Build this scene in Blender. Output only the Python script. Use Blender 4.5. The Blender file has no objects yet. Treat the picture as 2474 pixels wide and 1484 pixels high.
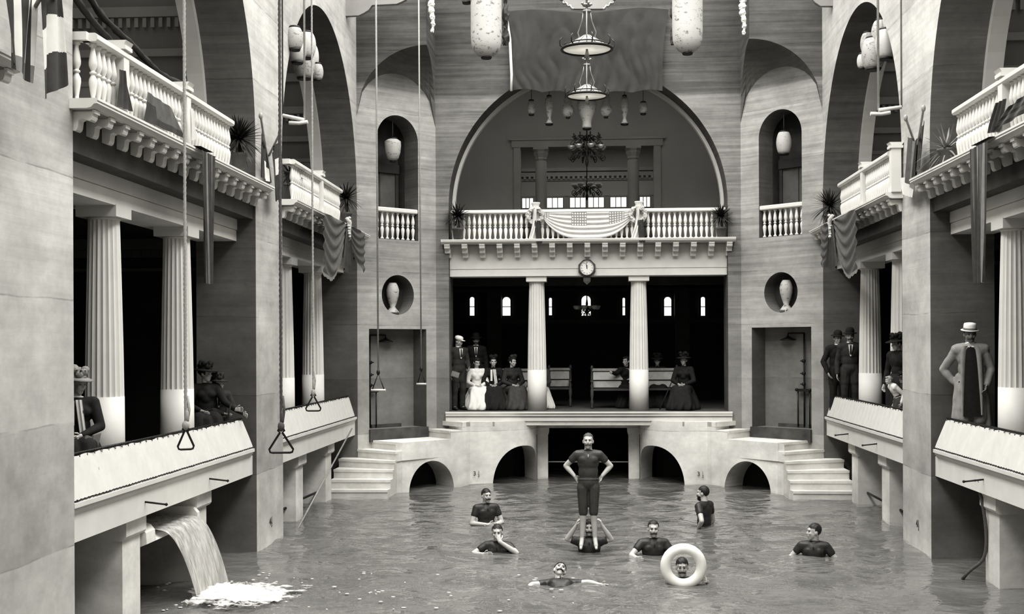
import bpy, bmesh, math, random
import numpy as np
from mathutils import Vector, Matrix, Euler, noise
random.seed(7)
SC = bpy.context.scene
COL = SC.collection
PI = math.pi
# ------------------------------------------------------------------ survey of the place (metres, water level z = 0)
F, TH, RO, Y0, H = 2986.35, .0612, -.0041, 835.7, 3.0631      # camera as measured from the photograph
def ray(px, py):
    a, b = px-1237, py-Y0
    c, s = math.cos(-RO), math.sin(-RO)
    u, v = c*a-s*b, s*a+c*b
    c, s = math.cos(TH), math.sin(TH)
    return c*u-s*F, s*u+c*F, -v
def PY(px, py, Y):
    x, y, z = ray(px, py); t = Y/y; return Vector((x*t, Y, z*t+H))
def PX(px, py, X_):
    x, y, z = ray(px, py); t = X_/x; return Vector((X_, y*t, z*t+H))
def PZ(px, py, Z):
    x, y, z = ray(px, py); t = (Z-H)/z; return Vector((x*t, y*t, Z))
XW = 4.91; DW = .9                      # half width of the pool hall, wall thickness
BAYS = [(3.46, 9.95), (11.55, 18.07), (19.66, 26.15)]
YB = 27.66                              # back wall
ZP, ZE, ZC = 1.59, 4.634, 5.40          # platform, underside of entablature, balcony top
R2 = math.sqrt(.5)
# ------------------------------------------------------------------ materials
MATS = {}
def tint(v): return (v, v*.985, v*.94, 1)
class NT:
    def __init__(s, name):
        s.m = bpy.data.materials.new(name); s.m.use_nodes = True
        s.t = s.m.node_tree; s.b = s.t.nodes['Principled BSDF']; s.out = s.t.nodes['Material Output']
    def n(s, typ, **kw):
        nd = s.t.nodes.new(typ)
        for k, v in kw.items(): setattr(nd, k, v)
        return nd
    def l(s, a, b): s.t.links.new(a, b)
    def math(s, op, a, b=None, c=None, clamp=False):
        nd = s.n('ShaderNodeMath', operation=op); nd.use_clamp = clamp
        for i, x in enumerate((a, b, c)):
            if x is None: continue
            if isinstance(x, (int, float)): nd.inputs[i].default_value = x
            else: s.l(x, nd.inputs[i])
        return nd.outputs[0]
    def noise(s, scale, vec, detail=4, rough=.55):
        mp = s.n('ShaderNodeMapping'); mp.inputs['Scale'].default_value = vec
        s.l(s.pos(), mp.inputs['Vector'])
        nd = s.n('ShaderNodeTexNoise'); nd.inputs['Scale'].default_value = scale
        nd.inputs['Detail'].default_value = detail; nd.inputs['Roughness'].default_value = rough
        s.l(mp.outputs[0], nd.inputs['Vector']); return nd.outputs['Fac']
    def pos(s):
        if not hasattr(s, '_p'): s._p = s.n('ShaderNodeNewGeometry').outputs['Position']
        return s._p
    def obj(s):
        return s.n('ShaderNodeTexCoord').outputs['Object']
    def z(s):
        sp = s.n('ShaderNodeSeparateXYZ'); s.l(s.pos(), sp.inputs[0]); return sp.outputs[2]
    def rng(s, v, a, b, c, d):
        nd = s.n('ShaderNodeMapRange'); nd.inputs[1].default_value = a; nd.inputs[2].default_value = b
        nd.inputs[3].default_value = c; nd.inputs[4].default_value = d; s.l(v, nd.inputs[0]); return nd.outputs[0]
    def col(s, val, dst=None):
        cb = s.n('ShaderNodeCombineColor')
        s.l(val, cb.inputs[0]); s.l(s.math('MULTIPLY', val, .985), cb.inputs[1]); s.l(s.math('MULTIPLY', val, .94), cb.inputs[2])
        s.l(cb.outputs[0], dst or s.b.inputs['Base Color'])
def plain(name, v, rough=.7, var=.12, scale=6, metal=0, spec=.3):
    if name in MATS: return MATS[name]
    t = NT(name)
    f = t.noise(scale, (1, 1, 1))
    t.col(t.rng(f, .25, .75, v*(1-var), v*(1+var)))
    t.b.inputs['Roughness'].default_value = rough; t.b.inputs['Metallic'].default_value = metal
    t.b.inputs['Specular IOR Level'].default_value = spec
    MATS[name] = t.m; return t.m
def concrete(name, v, streak=.35, band=True, lift=1.17, top=1.0):
    t = NT(name)
    big = t.rng(t.noise(.55, (1, 1, 1.8), 6, .62), .3, .7, .74, 1.20)
    hs = t.rng(t.noise(1.0, (.35, .35, 11), 5, .65), .28, .72, 1-streak*.62, 1+streak*.38)
    hs2 = t.rng(t.noise(1.0, (.5, .5, 26), 3, .6), .3, .7, 1-streak*.16, 1+streak*.12)
    vs = t.rng(t.noise(1.0, (2, 2, .25), 5, .6), .3, .7, .92, 1.06)
    z = t.z()
    upper = t.rng(z, 2.4, 4.6, 0, 1)      # board marks above, vertical washes below
    mixh = t.n('ShaderNodeMix'); t.l(upper, mixh.inputs[0]); mixh.inputs[2].default_value = 1; t.l(hs, mixh.inputs[3])
    mixv = t.n('ShaderNodeMix'); t.l(upper, mixv.inputs[0]); t.l(vs, mixv.inputs[2]); mixv.inputs[3].default_value = 1
    mx2 = t.n('ShaderNodeMix'); t.l(upper, mx2.inputs[0]); mx2.inputs[2].default_value = 1; t.l(hs2, mx2.inputs[3])
    val = t.math('MULTIPLY', big, t.math('MULTIPLY', mixh.outputs[0], mixv.outputs[0]))
    val = t.math('MULTIPLY', val, mx2.outputs[0])
    blot = t.rng(t.noise(1.7, (1, 1, 1.5), 6, .7), .32, .68, .86, 1.10); val = t.math('MULTIPLY', val, blot)
    # pour lines
    zz = t.math('ADD', z, t.math('MULTIPLY', t.math('SUBTRACT', t.noise(.7, (1, 1, .1)), .5), .10))
    fr = t.math('FRACT', t.math('DIVIDE', zz, lift))
    ln = t.math('LESS_THAN', fr, .013)
    brk = t.rng(t.noise(1.6, (1, 1, .2)), .42, .56, .0, .28)
    val = t.math('MULTIPLY', val, t.math('SUBTRACT', 1, t.math('MULTIPLY', ln, brk)))
    cell = t.n('ShaderNodeTexWhiteNoise', noise_dimensions='1D'); t.l(t.math('FLOOR', t.math('DIVIDE', zz, lift)), cell.inputs['W'])
    val = t.math('MULTIPLY', val, t.rng(cell.outputs['Value'], 0, 1, .90, 1.08))
    fine = t.rng(t.noise(9, (1, 1, 1), 6, .7), .3, .7, .94, 1.05)
    val = t.math('MULTIPLY', val, fine)
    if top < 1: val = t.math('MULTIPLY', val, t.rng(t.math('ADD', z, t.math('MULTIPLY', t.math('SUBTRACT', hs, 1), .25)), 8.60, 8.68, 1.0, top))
    if band:
        low = t.rng(z, 1.165, 1.18, 1.13, .95); val = t.math('MULTIPLY', val, low)
        tide = t.rng(z, 0.0, .28, 1.25, 1.0); val = t.math('MULTIPLY', val, tide)
    t.col(t.math('MULTIPLY', val, v, clamp=True))
    t.b.inputs['Roughness'].default_value = .9; t.b.inputs['Specular IOR Level'].default_value = .12
    bp = t.n('ShaderNodeBump'); bp.inputs['Strength'].default_value = .10; bp.inputs['Distance'].default_value = .02
    t.l(hs, bp.inputs['Height']); t.l(bp.outputs[0], t.b.inputs['Normal'])
    MATS[name] = t.m; return t.m
M_wall = concrete('concrete_washed', .46, .28)
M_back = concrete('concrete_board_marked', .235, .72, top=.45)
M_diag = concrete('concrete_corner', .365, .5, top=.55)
M_rev = concrete('concrete_raw_shaded', .14, .4)  # raw concrete darkened further: shade of reveals and soffits put into its colour
M_base = concrete('concrete_whitewashed', .70, .12, False)
M_white = plain('white_painted_wood', .64, .55, .06, 3)
M_white2 = plain('white_plaster', .66, .65, .07, 3)
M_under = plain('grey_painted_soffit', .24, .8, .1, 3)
M_canvas = plain('white_canvas', .60, .9, .05, 9)
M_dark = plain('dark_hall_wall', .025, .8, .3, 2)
M_dark2 = plain('dark_brown_wood', .06, .6, .3, 4)
M_gall = plain('gallery_plaster', .34, .85, .12, 1.2)
M_gall2 = plain('gallery_moulding', .50, .8, .12, 1.2)
M_domed = plain('upper_room_plaster', .50, .85, .1, .8)
M_iron = plain('black_iron', .025, .45, .3, 8, .3)
M_rope = plain('hemp_rope', .33, .9, .25, 60)
M_ropeD = plain('dark_hemp_rope', .10, .9, .3, 60)
M_ropeL = plain('pale_cord', .55, .9, .15, 60)
M_cloth = plain('dark_bunting', .045, .9, .25, 9)
M_cloth2 = plain('grey_bunting', .10, .9, .2, 9)
M_cloth3 = plain('mid_grey_bunting', .20, .9, .15, 9)
M_net = plain('banner_gauze', .042, .9, .22, 3)
M_clothW = plain('white_bunting', .60, .85, .06, 9)
M_stripe = plain('flag_stripe', .27, .85, .1, 9)
M_leaf = plain('dark_yucca_leaf', .035, .5, .4, 9)
M_leaf2 = plain('pale_dry_leaf', .22, .6, .3, 9)
M_pot = plain('terracotta_pot', .12, .8, .15, 9)
M_skin = plain('skin', .46, .5, .08, 14)
M_skin2 = plain('tanned_skin', .33, .5, .1, 14)
M_skinD = plain('shaded_skin', .2, .6, .1, 14)
M_swim = plain('wet_wool_swimsuit', .035, .42, .3, 25)
M_swim2 = plain('grey_wool_swimsuit', .052, .5, .2, 25)
M_hair = plain('dark_hair', .025, .5, .4, 40)
M_hair2 = plain('brown_hair', .07, .6, .4, 40)
M_hairF = plain('fair_hair', .33, .6, .3, 40)
M_eye = plain('eye_shadow', .03, .4, .1, 20)
M_suit = plain('black_wool', .016, .85, .3, 20)
M_suit2 = plain('charcoal_wool', .035, .85, .25, 20)
M_coat = plain('pale_overcoat', .26, .85, .15, 12)
M_dress = plain('white_muslin', .72, .85, .05, 12)
M_dressG = plain('grey_wool_dress', .055, .85, .2, 12)
M_wood = plain('varnished_bench_wood', .30, .4, .2, 7)
M_brass = plain('dull_brass', .28, .35, .15, 8, .6)
M_glass = plain('frosted_glass_shade', .55, .35, .08, 8)
M_ink = plain('black_paint', .03, .7, .1, 20)
M_paper = plain('clock_face_paper', .72, .6, .04, 8)
M_ring = plain('lifebuoy_canvas', .82, .6, .05, 12)
def lanternmat(name, v, ink, sc):
    t = NT(name); n1 = t.noise(sc, (1, 1, 1.6), 5, .7)
    w = t.n('ShaderNodeTexWave'); w.inputs['Scale'].default_value = 1; w.wave_type = 'BANDS'; w.bands_direction = 'Z'
    mp = t.n('ShaderNodeMapping'); mp.inputs['Scale'].default_value = (0, 0, 14); t.l(t.pos(), mp.inputs[0]); t.l(mp.outputs[0], w.inputs[0])
    rib = t.rng(w.outputs['Fac'], 0, 1, .86, 1.04)
    pat = t.rng(n1, .56, .62, 1, ink)
    t.col(t.math('MULTIPLY', t.math('MULTIPLY', rib, pat), v)); t.b.inputs['Roughness'].default_value = .7
    MATS[name] = t.m; return t.m
M_lan = lanternmat('painted_paper', .42, .38, 9)
M_lan2 = lanternmat('mottled_paper', .36, .45, 16)
M_lan3 = lanternmat('plain_paper', .45, .8, 10)
def glow(name, v):
    t = NT(name); t.b.inputs['Base Color'].default_value = tint(.8)
    t.b.inputs['Emission Color'].default_value = tint(1); t.b.inputs['Emission Strength'].default_value = v
    MATS[name] = t.m; return t.m
M_pane = glow('daylit_window_pane', 1.0)
M_pane2 = glow('daylit_upper_pane', .45)
def watermat():
    t = NT('pool_water')
    f = t.noise(.8, (1, 1, 1), 4); t.col(t.rng(f, .3, .7, .12, .175))
    t.b.inputs['Roughness'].default_value = .06; t.b.inputs['IOR'].default_value = 1.33
    t.b.inputs['Specular IOR Level'].default_value = .62
    n1 = t.noise(1.5, (1, 1.25, 1), 2, .45); n2 = t.noise(5.0, (1, 1.3, 1), 3, .5)
    h = t.math('ADD', t.math('MULTIPLY', n1, .12), t.math('MULTIPLY', n2, .026))
    bp = t.n('ShaderNodeBump'); bp.inputs['Strength'].default_value = .85; bp.inputs['Distance'].default_value = 1.0
    t.l(h, bp.inputs['Height']); t.l(bp.outputs[0], t.b.inputs['Normal'])
    MATS['water'] = t.m; return t.m
M_water = watermat()
def translucent(name, v, k):
    t = NT(name); t.b.inputs['Base Color'].default_value = tint(v); t.b.inputs['Roughness'].default_value = .35
    tr = t.n('ShaderNodeBsdfTranslucent'); tr.inputs[0].default_value = tint(.95); mx = t.n('ShaderNodeMixShader'); mx.inputs[0].default_value = k
    t.l(t.b.outputs[0], mx.inputs[1]); t.l(tr.outputs[0], mx.inputs[2]); t.l(mx.outputs[0], t.out.inputs[0]); MATS[name] = t.m; return t.m
M_refl = translucent('translucent_lit_reflector', .85, .6)  # mirror reflector made translucent so its shaded underside looks lit
def fallmat(name, scale, lo, hi, a0, a1, col):
    t = NT(name); n1 = t.noise(1.0, scale, 5, .6)
    t.col(t.rng(n1, .3, .7, col*.62, col)); t.b.inputs['Roughness'].default_value = .35
    t.l(t.rng(n1, lo, hi, a0, a1), t.b.inputs['Alpha'])
    MATS[name] = t.m; return t.m
M_fall = fallmat('falling_water', (16, 26, 1.1), .3, .62, .62, 1.0, .55)
def foammat():
    t = NT('white_foam'); t.b.inputs['Base Color'].default_value = tint(.88); t.b.inputs['Roughness'].default_value = .6
    g = t.n('ShaderNodeTexCoord').outputs['Generated']; mp = t.n('ShaderNodeMapping'); mp.inputs['Location'].default_value = (-.42, -.5, 0); t.l(g, mp.inputs[0])
    sp = t.n('ShaderNodeSeparateXYZ'); t.l(mp.outputs[0], sp.inputs[0])
    d = t.math('SQRT', t.math('ADD', t.math('MULTIPLY', sp.outputs[0], sp.outputs[0]), t.math('MULTIPLY', sp.outputs[1], sp.outputs[1])))
    n1 = t.noise(1.0, (3.2, 7, 3), 6, .68)
    a = t.math('ADD', t.math('MULTIPLY', n1, 2.6), t.math('MULTIPLY', d, -2.5))
    t.l(t.rng(a, .42, .85, 0, 1), t.b.inputs['Alpha']); MATS['foam'] = t.m; return t.m
M_foam = foammat()
M_fleck = plain('foam_fleck', .8, .6, .05, 9)
# ------------------------------------------------------------------ mesh helpers
def xyz(p): return Vector(p)
SPH = {}
class MB:
    def __init__(s): s.bm = bmesh.new(); s.mi = 0
    def _f(s, vs):
        try:
            f = s.bm.faces.new(vs); f.material_index = s.mi; f.smooth = False; return f
        except ValueError: return None
    def box(s, a, b, mi=None):
        if mi is not None: s.mi = mi
        x0, y0, z0 = (min(a[i], b[i]) for i in range(3)); x1, y1, z1 = (max(a[i], b[i]) for i in range(3))
        v = [s.bm.verts.new(p) for p in ((x0,y0,z0),(x1,y0,z0),(x1,y1,z0),(x0,y1,z0),(x0,y0,z1),(x1,y0,z1),(x1,y1,z1),(x0,y1,z1))]
        for q in ((0,3,2,1),(4,5,6,7),(0,1,5,4),(1,2,6,5),(2,3,7,6),(3,0,4,7)): s._f([v[i] for i in q])
        return s
    def prism(s, pts, z0, z1):
        n = len(pts); a = [s.bm.verts.new((p[0], p[1], z0)) for p in pts]; b = [s.bm.verts.new((p[0], p[1], z1)) for p in pts]
        s._f(a[::-1]); s._f(b)
        for i in range(n): s._f([a[i], a[(i+1)%n], b[(i+1)%n], b[i]])
        return s
    def extrude(s, prof, p0, p1, mapf):
        # closed profile (list of 2-d points) swept from p0 to p1; mapf(profile point, t) -> xyz
        n = len(prof); a = [s.bm.verts.new(mapf(q, p0)) for q in prof]; b = [s.bm.verts.new(mapf(q, p1)) for q in prof]
        s._f(a[::-1]); s._f(b)
        for i in range(n): s._f([a[i], a[(i+1)%n], b[(i+1)%n], b[i]])
        return s
    def lathe(s, prof, c=(0,0,0), seg=20, flute=None, axis=None):
        # prof: (r, z) list; closed by caps where r > 0 at the ends
        c = Vector(c); rings = []
        rot = axis.to_track_quat('Z', 'Y') if axis is not None else None
        for r, z in prof:
            ring = []
            for k in range(seg):
                a = 2*PI*k/seg; rr = r*(flute(k, z) if flute else 1)
                p = Vector((rr*math.cos(a), rr*math.sin(a), z))
                if rot: p = rot @ p
                ring.append(s.bm.verts.new(c+p))
            rings.append(ring)
        for i in range(len(rings)-1):
            for k in range(seg):
                f = s._f([rings[i][k], rings[i][(k+1)%seg], rings[i+1][(k+1)%seg], rings[i+1][k]])
                if f: f.smooth = flute is None
        if prof[0][0] > 0: s._f(rings[0][::-1])
        if prof[-1][0] > 0: s._f(rings[-1])
        return s
    def tube(s, pts, r, seg=8, cap=True):
        pts = [Vector(p) for p in pts]; n = len(pts); rings = []
        rs = r if isinstance(r, (list, tuple)) else [r]*n
        up = None
        for i, p in enumerate(pts):
            d = (pts[min(i+1, n-1)]-pts[max(i-1, 0)])
            if d.length < 1e-9: d = Vector((0, 0, 1))
            d.normalize()
            if up is None: up = d.orthogonal().normalized()
            else:
                up = (up-d*up.dot(d)); up = up.normalized() if up.length > 1e-6 else d.orthogonal().normalized()
            w = d.cross(up)
            rings.append([s.bm.verts.new(p+(up*math.cos(2*PI*k/seg)+w*math.sin(2*PI*k/seg))*rs[i]) for k in range(seg)])
        for i in range(n-1):
            for k in range(seg):
                f = s._f([rings[i][k], rings[i][(k+1)%seg], rings[i+1][(k+1)%seg], rings[i+1][k]])
                if f: f.smooth = True
        if cap: s._f(rings[0][::-1]); s._f(rings[-1])
        return s
    def torus(s, c, R, r, axis=(0,0,1), seg=32, sub=12, sx=1, sy=1):
        c = Vector(c); q = Vector(axis).to_track_quat('Z', 'Y'); rings = []
        for i in range(seg):
            a = 2*PI*i/seg; ring = []
            for k in range(sub):
                b = 2*PI*k/sub; rr = R+r*math.cos(b)
                ring.append(s.bm.verts.new(c+q @ Vector((rr*math.cos(a)*sx, rr*math.sin(a)*sy, r*math.sin(b)))))
            rings.append(ring)
        for i in range(seg):
            for k in range(sub):
                f = s._f([rings[i][k], rings[(i+1)%seg][k], rings[(i+1)%seg][(k+1)%sub], rings[i][(k+1)%sub]])
                if f: f.smooth = True
        return s
    def ell(s, c, r, sub=3, rot=None):
        m = Matrix.Translation(Vector(c)) @ (rot.to_matrix().to_4x4() if rot else Matrix()) @ Matrix.Diagonal((r[0], r[1], r[2], 1))
        g = bmesh.ops.create_icosphere(s.bm, subdivisions=sub, radius=1, matrix=m)
        for v in g['verts']:
            for f in v.link_faces: f.smooth = True; f.material_index = s.mi
        return s
    def cap(s, p0, r0, p1, r1, sub=2):
        if sub not in SPH:
            t = bmesh.new(); bmesh.ops.create_icosphere(t, subdivisions=sub, radius=1); SPH[sub] = [v.co.copy() for v in t.verts]; t.free()
        vs = [s.bm.verts.new(Vector(p)+d*r) for p, r in ((p0, r0), (p1, r1)) for d in SPH[sub]]
        r_ = bmesh.ops.convex_hull(s.bm, input=vs)
        for f in r_['geom']:
            if isinstance(f, bmesh.types.BMFace): f.smooth = True; f.material_index = s.mi
        loose = [v for v in vs if v.is_valid and not v.link_faces]
        if loose: bmesh.ops.delete(s.bm, geom=loose, context='VERTS')
        return s
    def grid(s, fn, nu, nv, matfn=None, closed=False):
        V = [[s.bm.verts.new(fn(i/nu, j/nv)) for j in range(nv+1)] for i in range(nu+1)]
        for i in range(nu):
            for j in range(nv):
                f = s._f([V[i][j], V[i+1][j], V[i+1][j+1], V[i][j+1]])
                if f:
                    f.smooth = True
                    if matfn: f.material_index = matfn((i+.5)/nu, (j+.5)/nv)
        return s
    def blade(s, base, d, L, w, droop, seg=5):
        d = Vector(d).normalized(); base = Vector(base)
        side = d.cross(Vector((0,0,1)))
        side = side.normalized() if side.length > 1e-3 else Vector((1,0,0))
        prev = None
        for i in range(seg+1):
            t = i/seg; p = base+d*L*t+Vector((0,0,-droop*L*t*t)); ww = w*(1-t)**.7*(.6+.4*min(1, t*6))
            a, b = s.bm.verts.new(p-side*ww), s.bm.verts.new(p+side*ww)
            if prev: s._f([prev[0], a, b, prev[1]])
            prev = (a, b)
        return s
    def build(s, name, mats, parent=None, loc=None, smooth=None, recalc=True):
        if recalc: bmesh.ops.recalc_face_normals(s.bm, faces=s.bm.faces[:])
        me = bpy.data.meshes.new(name); s.bm.to_mesh(me); s.bm.free()
        for m in (mats if isinstance(mats, (list, tuple)) else [mats]): me.materials.append(m)
        if smooth is not None: me.polygons.foreach_set('use_smooth', [smooth]*len(me.polygons))
        o = bpy.data.objects.new(name, me); COL.objects.link(o)
        if parent: o.parent = parent
        if loc: o.location = loc
        return o
def tag(o, label, cat, group=None, kind=None):
    o['label'] = label; o['category'] = cat
    if group: o['group'] = group
    if kind: o['kind'] = kind
    return o
def thing(name, label, cat, loc=(0,0,0), rotz=0, group=None):
    o = bpy.data.objects.new(name, None); COL.objects.link(o); o.empty_display_size = .1
    o.location = loc; o.rotation_euler = (0, 0, rotz); tag(o, label, cat, group); return o
def struct(o): o['kind'] = 'structure'; return o
def dup(root, loc=None, rotz=None, label=None):
    r = root.copy(); COL.objects.link(r)
    if loc is not None: r.location = loc
    if rotz is not None: r.rotation_euler = (0, 0, rotz)
    if label: r['label'] = label
    for ch in list(root.children):
        c = ch.copy(); COL.objects.link(c); c.parent = r
        for g in list(ch.children):
            d = g.copy(); COL.objects.link(d); d.parent = c
    return r
def arc(cx, cy, r, a0, a1, n): return [(cx+r*math.cos(a0+(a1-a0)*i/n), cy+r*math.sin(a0+(a1-a0)*i/n)) for i in range(n+1)]
def panel(name, outer, holes, mapf, depth, mats, rev=1, reveal_to=None):
    bm = bmesh.new(); loops = [outer]+holes; layers = []
    for d in (0, depth):
        E_ = []; LV = []
        for lp in loops:
            vs = [bm.verts.new(mapf(u, v, d)) for u, v in lp]
            E_ += [bm.edges.new((vs[i], vs[(i+1)%len(vs)])) for i in range(len(vs))]; LV.append(vs)
        r = bmesh.ops.triangle_fill(bm, edges=E_, use_beauty=True, use_dissolve=False)
        layers.append(LV)
    for li, (A, B) in enumerate(zip(*layers)):
        n = len(A)
        for i in range(n):
            f = bm.faces.new((A[i], A[(i+1)%n], B[(i+1)%n], B[i])); f.material_index = rev if li else 0
    bmesh.ops.recalc_face_normals(bm, faces=bm.faces[:])
    me = bpy.data.meshes.new(name); bm.to_mesh(me); bm.free()
    for m in mats: me.materials.append(m)
    o = bpy.data.objects.new(name, me); COL.objects.link(o); return struct(o)
# ------------------------------------------------------------------ the hall: side walls, corner walls, back wall
def bay_loop(a, b, zs):
    R = (b-a)/2
    return [(a, -1.65), (b, -1.65)]+arc((a+b)/2, zs, R, 0, PI, 48)
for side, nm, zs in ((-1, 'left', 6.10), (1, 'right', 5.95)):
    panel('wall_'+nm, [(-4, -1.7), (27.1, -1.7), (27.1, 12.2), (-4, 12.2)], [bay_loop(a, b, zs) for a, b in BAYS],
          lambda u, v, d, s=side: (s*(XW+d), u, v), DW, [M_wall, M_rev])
    # rooms behind: lower dark hall, upper grey gallery, recess under the platform
    s = side
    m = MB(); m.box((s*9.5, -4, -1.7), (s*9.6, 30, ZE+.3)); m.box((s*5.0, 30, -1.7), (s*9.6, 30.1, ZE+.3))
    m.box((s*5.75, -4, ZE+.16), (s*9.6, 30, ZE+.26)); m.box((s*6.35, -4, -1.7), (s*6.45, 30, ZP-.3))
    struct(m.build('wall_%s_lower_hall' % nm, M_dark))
    m = MB(); m.box((s*9.3, -4, ZE+.3), (s*9.4, 30, 10.2)); m.box((s*5.0, -4, 10.1), (s*9.4, 30, 10.2))
    for yy in (2.0, 19.2, 27.4):
        m.box((s*5.82, yy, ZE+.3), (s*9.4, yy+.2, 10.2))
    struct(m.build('wall_%s_gallery' % nm, M_gall))
    m = MB()
    for yy in (19.2, 27.4):
        for z, h, d in ((9.0, .18, .10), (8.28, .16, .09), (7.66, .12, .06), (7.2, .08, .05), (6.7, .5, .03)):
            m.box((s*5.82, yy, z), (s*9.3, yy-d, z+h))
        for k in range(26): m.box((s*(5.9+k*.13), yy, 8.12), (s*(5.96+k*.13), yy-.07, 8.27))
    struct(m.build('trim_%s_gallery_cornice' % nm, M_gall2))
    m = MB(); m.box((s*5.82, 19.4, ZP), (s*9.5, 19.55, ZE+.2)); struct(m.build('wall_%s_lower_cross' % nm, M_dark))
    m = MB()
    for z0_, z1_, d_ in ((4.62, 4.80, .12), (4.50, 4.62, .07), (4.28, 4.33, .03)): m.box((s*5.82, 19.4-d_, z0_), (s*9.5, 19.4, z1_))
    for k in range(24): m.box((s*(5.9+.15*k), 19.28, 4.51), (s*(5.98+.15*k), 19.34, 4.61))
    struct(m.build('trim_%s_lower_cornice' % nm, plain('lower_hall_moulding', .16, .8, .15, 2)))
    m = MB(); m.box((s*4.95, -4, ZE+.32), (s*9.4, 27.4, ZC-.06)); struct(m.build('floor_%s_gallery' % nm, M_dark2))
    m = MB(); m.box((s*5.5, -4, ZP-.3), (s*9.5, 27.4, ZP-.01)); struct(m.build('floor_%s_platform' % nm, M_dark2))
    m = MB()                                    # white arch trim on the room side of the arches
    for a, b in BAYS[1:]:
        R = (b-a)/2; c = (a+b)/2
        outer = [(a-.14, ZC), ]+[(c-p*0, 0) for p in ()]
        pts_o = [(b+.02, ZC)]+arc(c, zs, R+.02, 0, PI, 40)+[(a-.02, ZC)]
        pts_i = [(b-.10, ZC)]+arc(c, zs, R-.10, 0, PI, 40)+[(a+.10, ZC)]
        for i in range(len(pts_o)-1):
            q = [pts_o[i], pts_o[i+1], pts_i[i+1], pts_i[i]]
            m.extrude(q, s*5.62, s*5.86, lambda p, t: (t, p[0], p[1]))
    struct(m.build('trim_%s_arches' % nm, M_gall2 if side < 0 else M_gall2))
def diag(side):
    # corner wall at 45 degrees: u along the wall from the side wall to the back wall
    return lambda u, v, d: (side*(XW-u*R2+d*R2), 26.15+u*R2+d*R2, v)
UL = 2.135
for side, nm in ((-1, 'back_left'), (1, 'back_right')):
    f = diag(side)
    niche = [(.52, 5.40), (1.64, 5.40)]+arc(1.08, 7.57, .56, 0, PI, 24)
    rnd = arc(1.075, 4.19, .435, 0, 2*PI, 40)[:-1]
    shower = [(.30, 1.09), (1.85, 1.09), (1.85, 3.44), (.30, 3.44)]
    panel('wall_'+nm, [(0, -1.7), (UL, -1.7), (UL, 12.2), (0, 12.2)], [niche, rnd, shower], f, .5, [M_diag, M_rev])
    m = MB()                                    # closed backs of the niches
    def bx(u0, u1, v0, v1, d0, d1, mi=0):
        m.mi = mi
        P = [Vector(f(u, v, d)) for d in (d0, d1) for u, v in ((u0, v0), (u1, v0), (u1, v1), (u0, v1))]
        vs = [m.bm.verts.new(p) for p in P]
        for q in ((0,1,2,3),(7,6,5,4),(0,4,5,1),(1,5,6,2),(2,6,7,3),(3,7,4,0)): m._f([vs[i] for i in q])
    bx(.55, 1.6, 3.7, 4.7, .38, .45, 0)
    struct(m.build('wall_%s_round_niche' % nm, M_dark2))
    m = MB(); bx(.2, 1.95, 1.0, 3.6, .48, .56); bx(.305, 1.845, 1.0, 1.262, .0, .48)
    struct(m.build('wall_%s_shower_recess' % nm, M_back))
    m = MB(); bx(.29, 1.86, 1.0, 1.265, -.06, .12); bx(.65, 1.45, 1.2, 1.34, .40, .48); struct(m.build('trim_%s_shower_kerb' % nm, plain('wet_dark_kerb', .07, .6, .5, 3)))
    m = MB(); bx(.40, 1.76, 5.3, 8.3, .75, .8); bx(.42, .52, 5.3, 8.3, .5, .8); bx(1.64, 1.74, 5.3, 8.3, .5, .8); bx(.42, 1.74, 8.14, 8.2, .5, .8); bx(.42, 1.74, 5.3, 5.40, .5, .8)
    struct(m.build('wall_%s_niche_back' % nm, M_dark2))
    d = thing('niche_door', 'dark panelled door at the back of the %s arched corner niche' % ('left' if side < 0 else 'right'), 'door', f(1.08, 5.40, .7), 0, None)
    d.rotation_euler = (0, 0, 0); d['kind'] = 'structure'
    o0 = Vector(f(1.08, 5.40, .7))
    def sub(name, mat, boxes):
        global m
        m = MB()
        for b in boxes: bx(*b)
        o = m.build(name, mat, d); o.data.transform(Matrix.Translation(-o0)); return o
    sub('door_leaf', plain('brown_door', .10, .5, .2, 4), [(.66, 1.07, 5.40, 6.95, .68, .75), (1.09, 1.50, 5.40, 6.95, .68, .75)])
    sub('door_frame', plain('dark_door_frame', .045, .5, .2, 4), [(.58, .66, 5.40, 7.1, .65, .75), (1.50, 1.58, 5.40, 7.1, .65, .75), (.58, 1.58, 6.95, 7.15, .62, .75)])
    # hollow spherical squinch carrying the square corner above
    s = side; rr = 1.51; cx, cy, cz = s*3.40, 26.15, 7.97
    m = MB(); N = 14
    def sp(i, j):
        a = i/N; b = j/N                    # a: from P1 towards the chord, b: along the chord
        ex = (XW-3.40)*(1-b); ey = rr*b
        px_, py_ = cx+s*ex*a, cy+ey*a
        d2 = min(rr*rr, (px_-cx)**2+(py_-cy)**2)
        return (px_, py_, cz+math.sqrt(max(0, rr*rr-d2)))
    V = [[m.bm.verts.new(sp(i, j)) for j in range(N+1)] for i in range(N+1)]
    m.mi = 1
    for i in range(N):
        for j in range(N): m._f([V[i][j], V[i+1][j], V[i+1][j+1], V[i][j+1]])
    m.mi = 0
    for j in (0, N):
        T = [m.bm.verts.new((V[i][j].co.x, V[i][j].co.y, 12.2)) for i in range(N+1)]
        for i in range(N): m._f([V[i][j], V[i+1][j], T[i+1], T[i]])
    bmesh.ops.remove_doubles(m.bm, verts=m.bm.verts[:], dist=1e-4)
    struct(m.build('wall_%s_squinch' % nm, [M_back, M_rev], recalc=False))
zsb, Rb = 6.22, 3.11
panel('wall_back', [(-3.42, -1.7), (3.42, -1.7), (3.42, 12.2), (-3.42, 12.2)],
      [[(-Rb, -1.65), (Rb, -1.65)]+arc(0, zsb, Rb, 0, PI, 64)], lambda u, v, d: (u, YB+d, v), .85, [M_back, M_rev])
m = MB()
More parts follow.
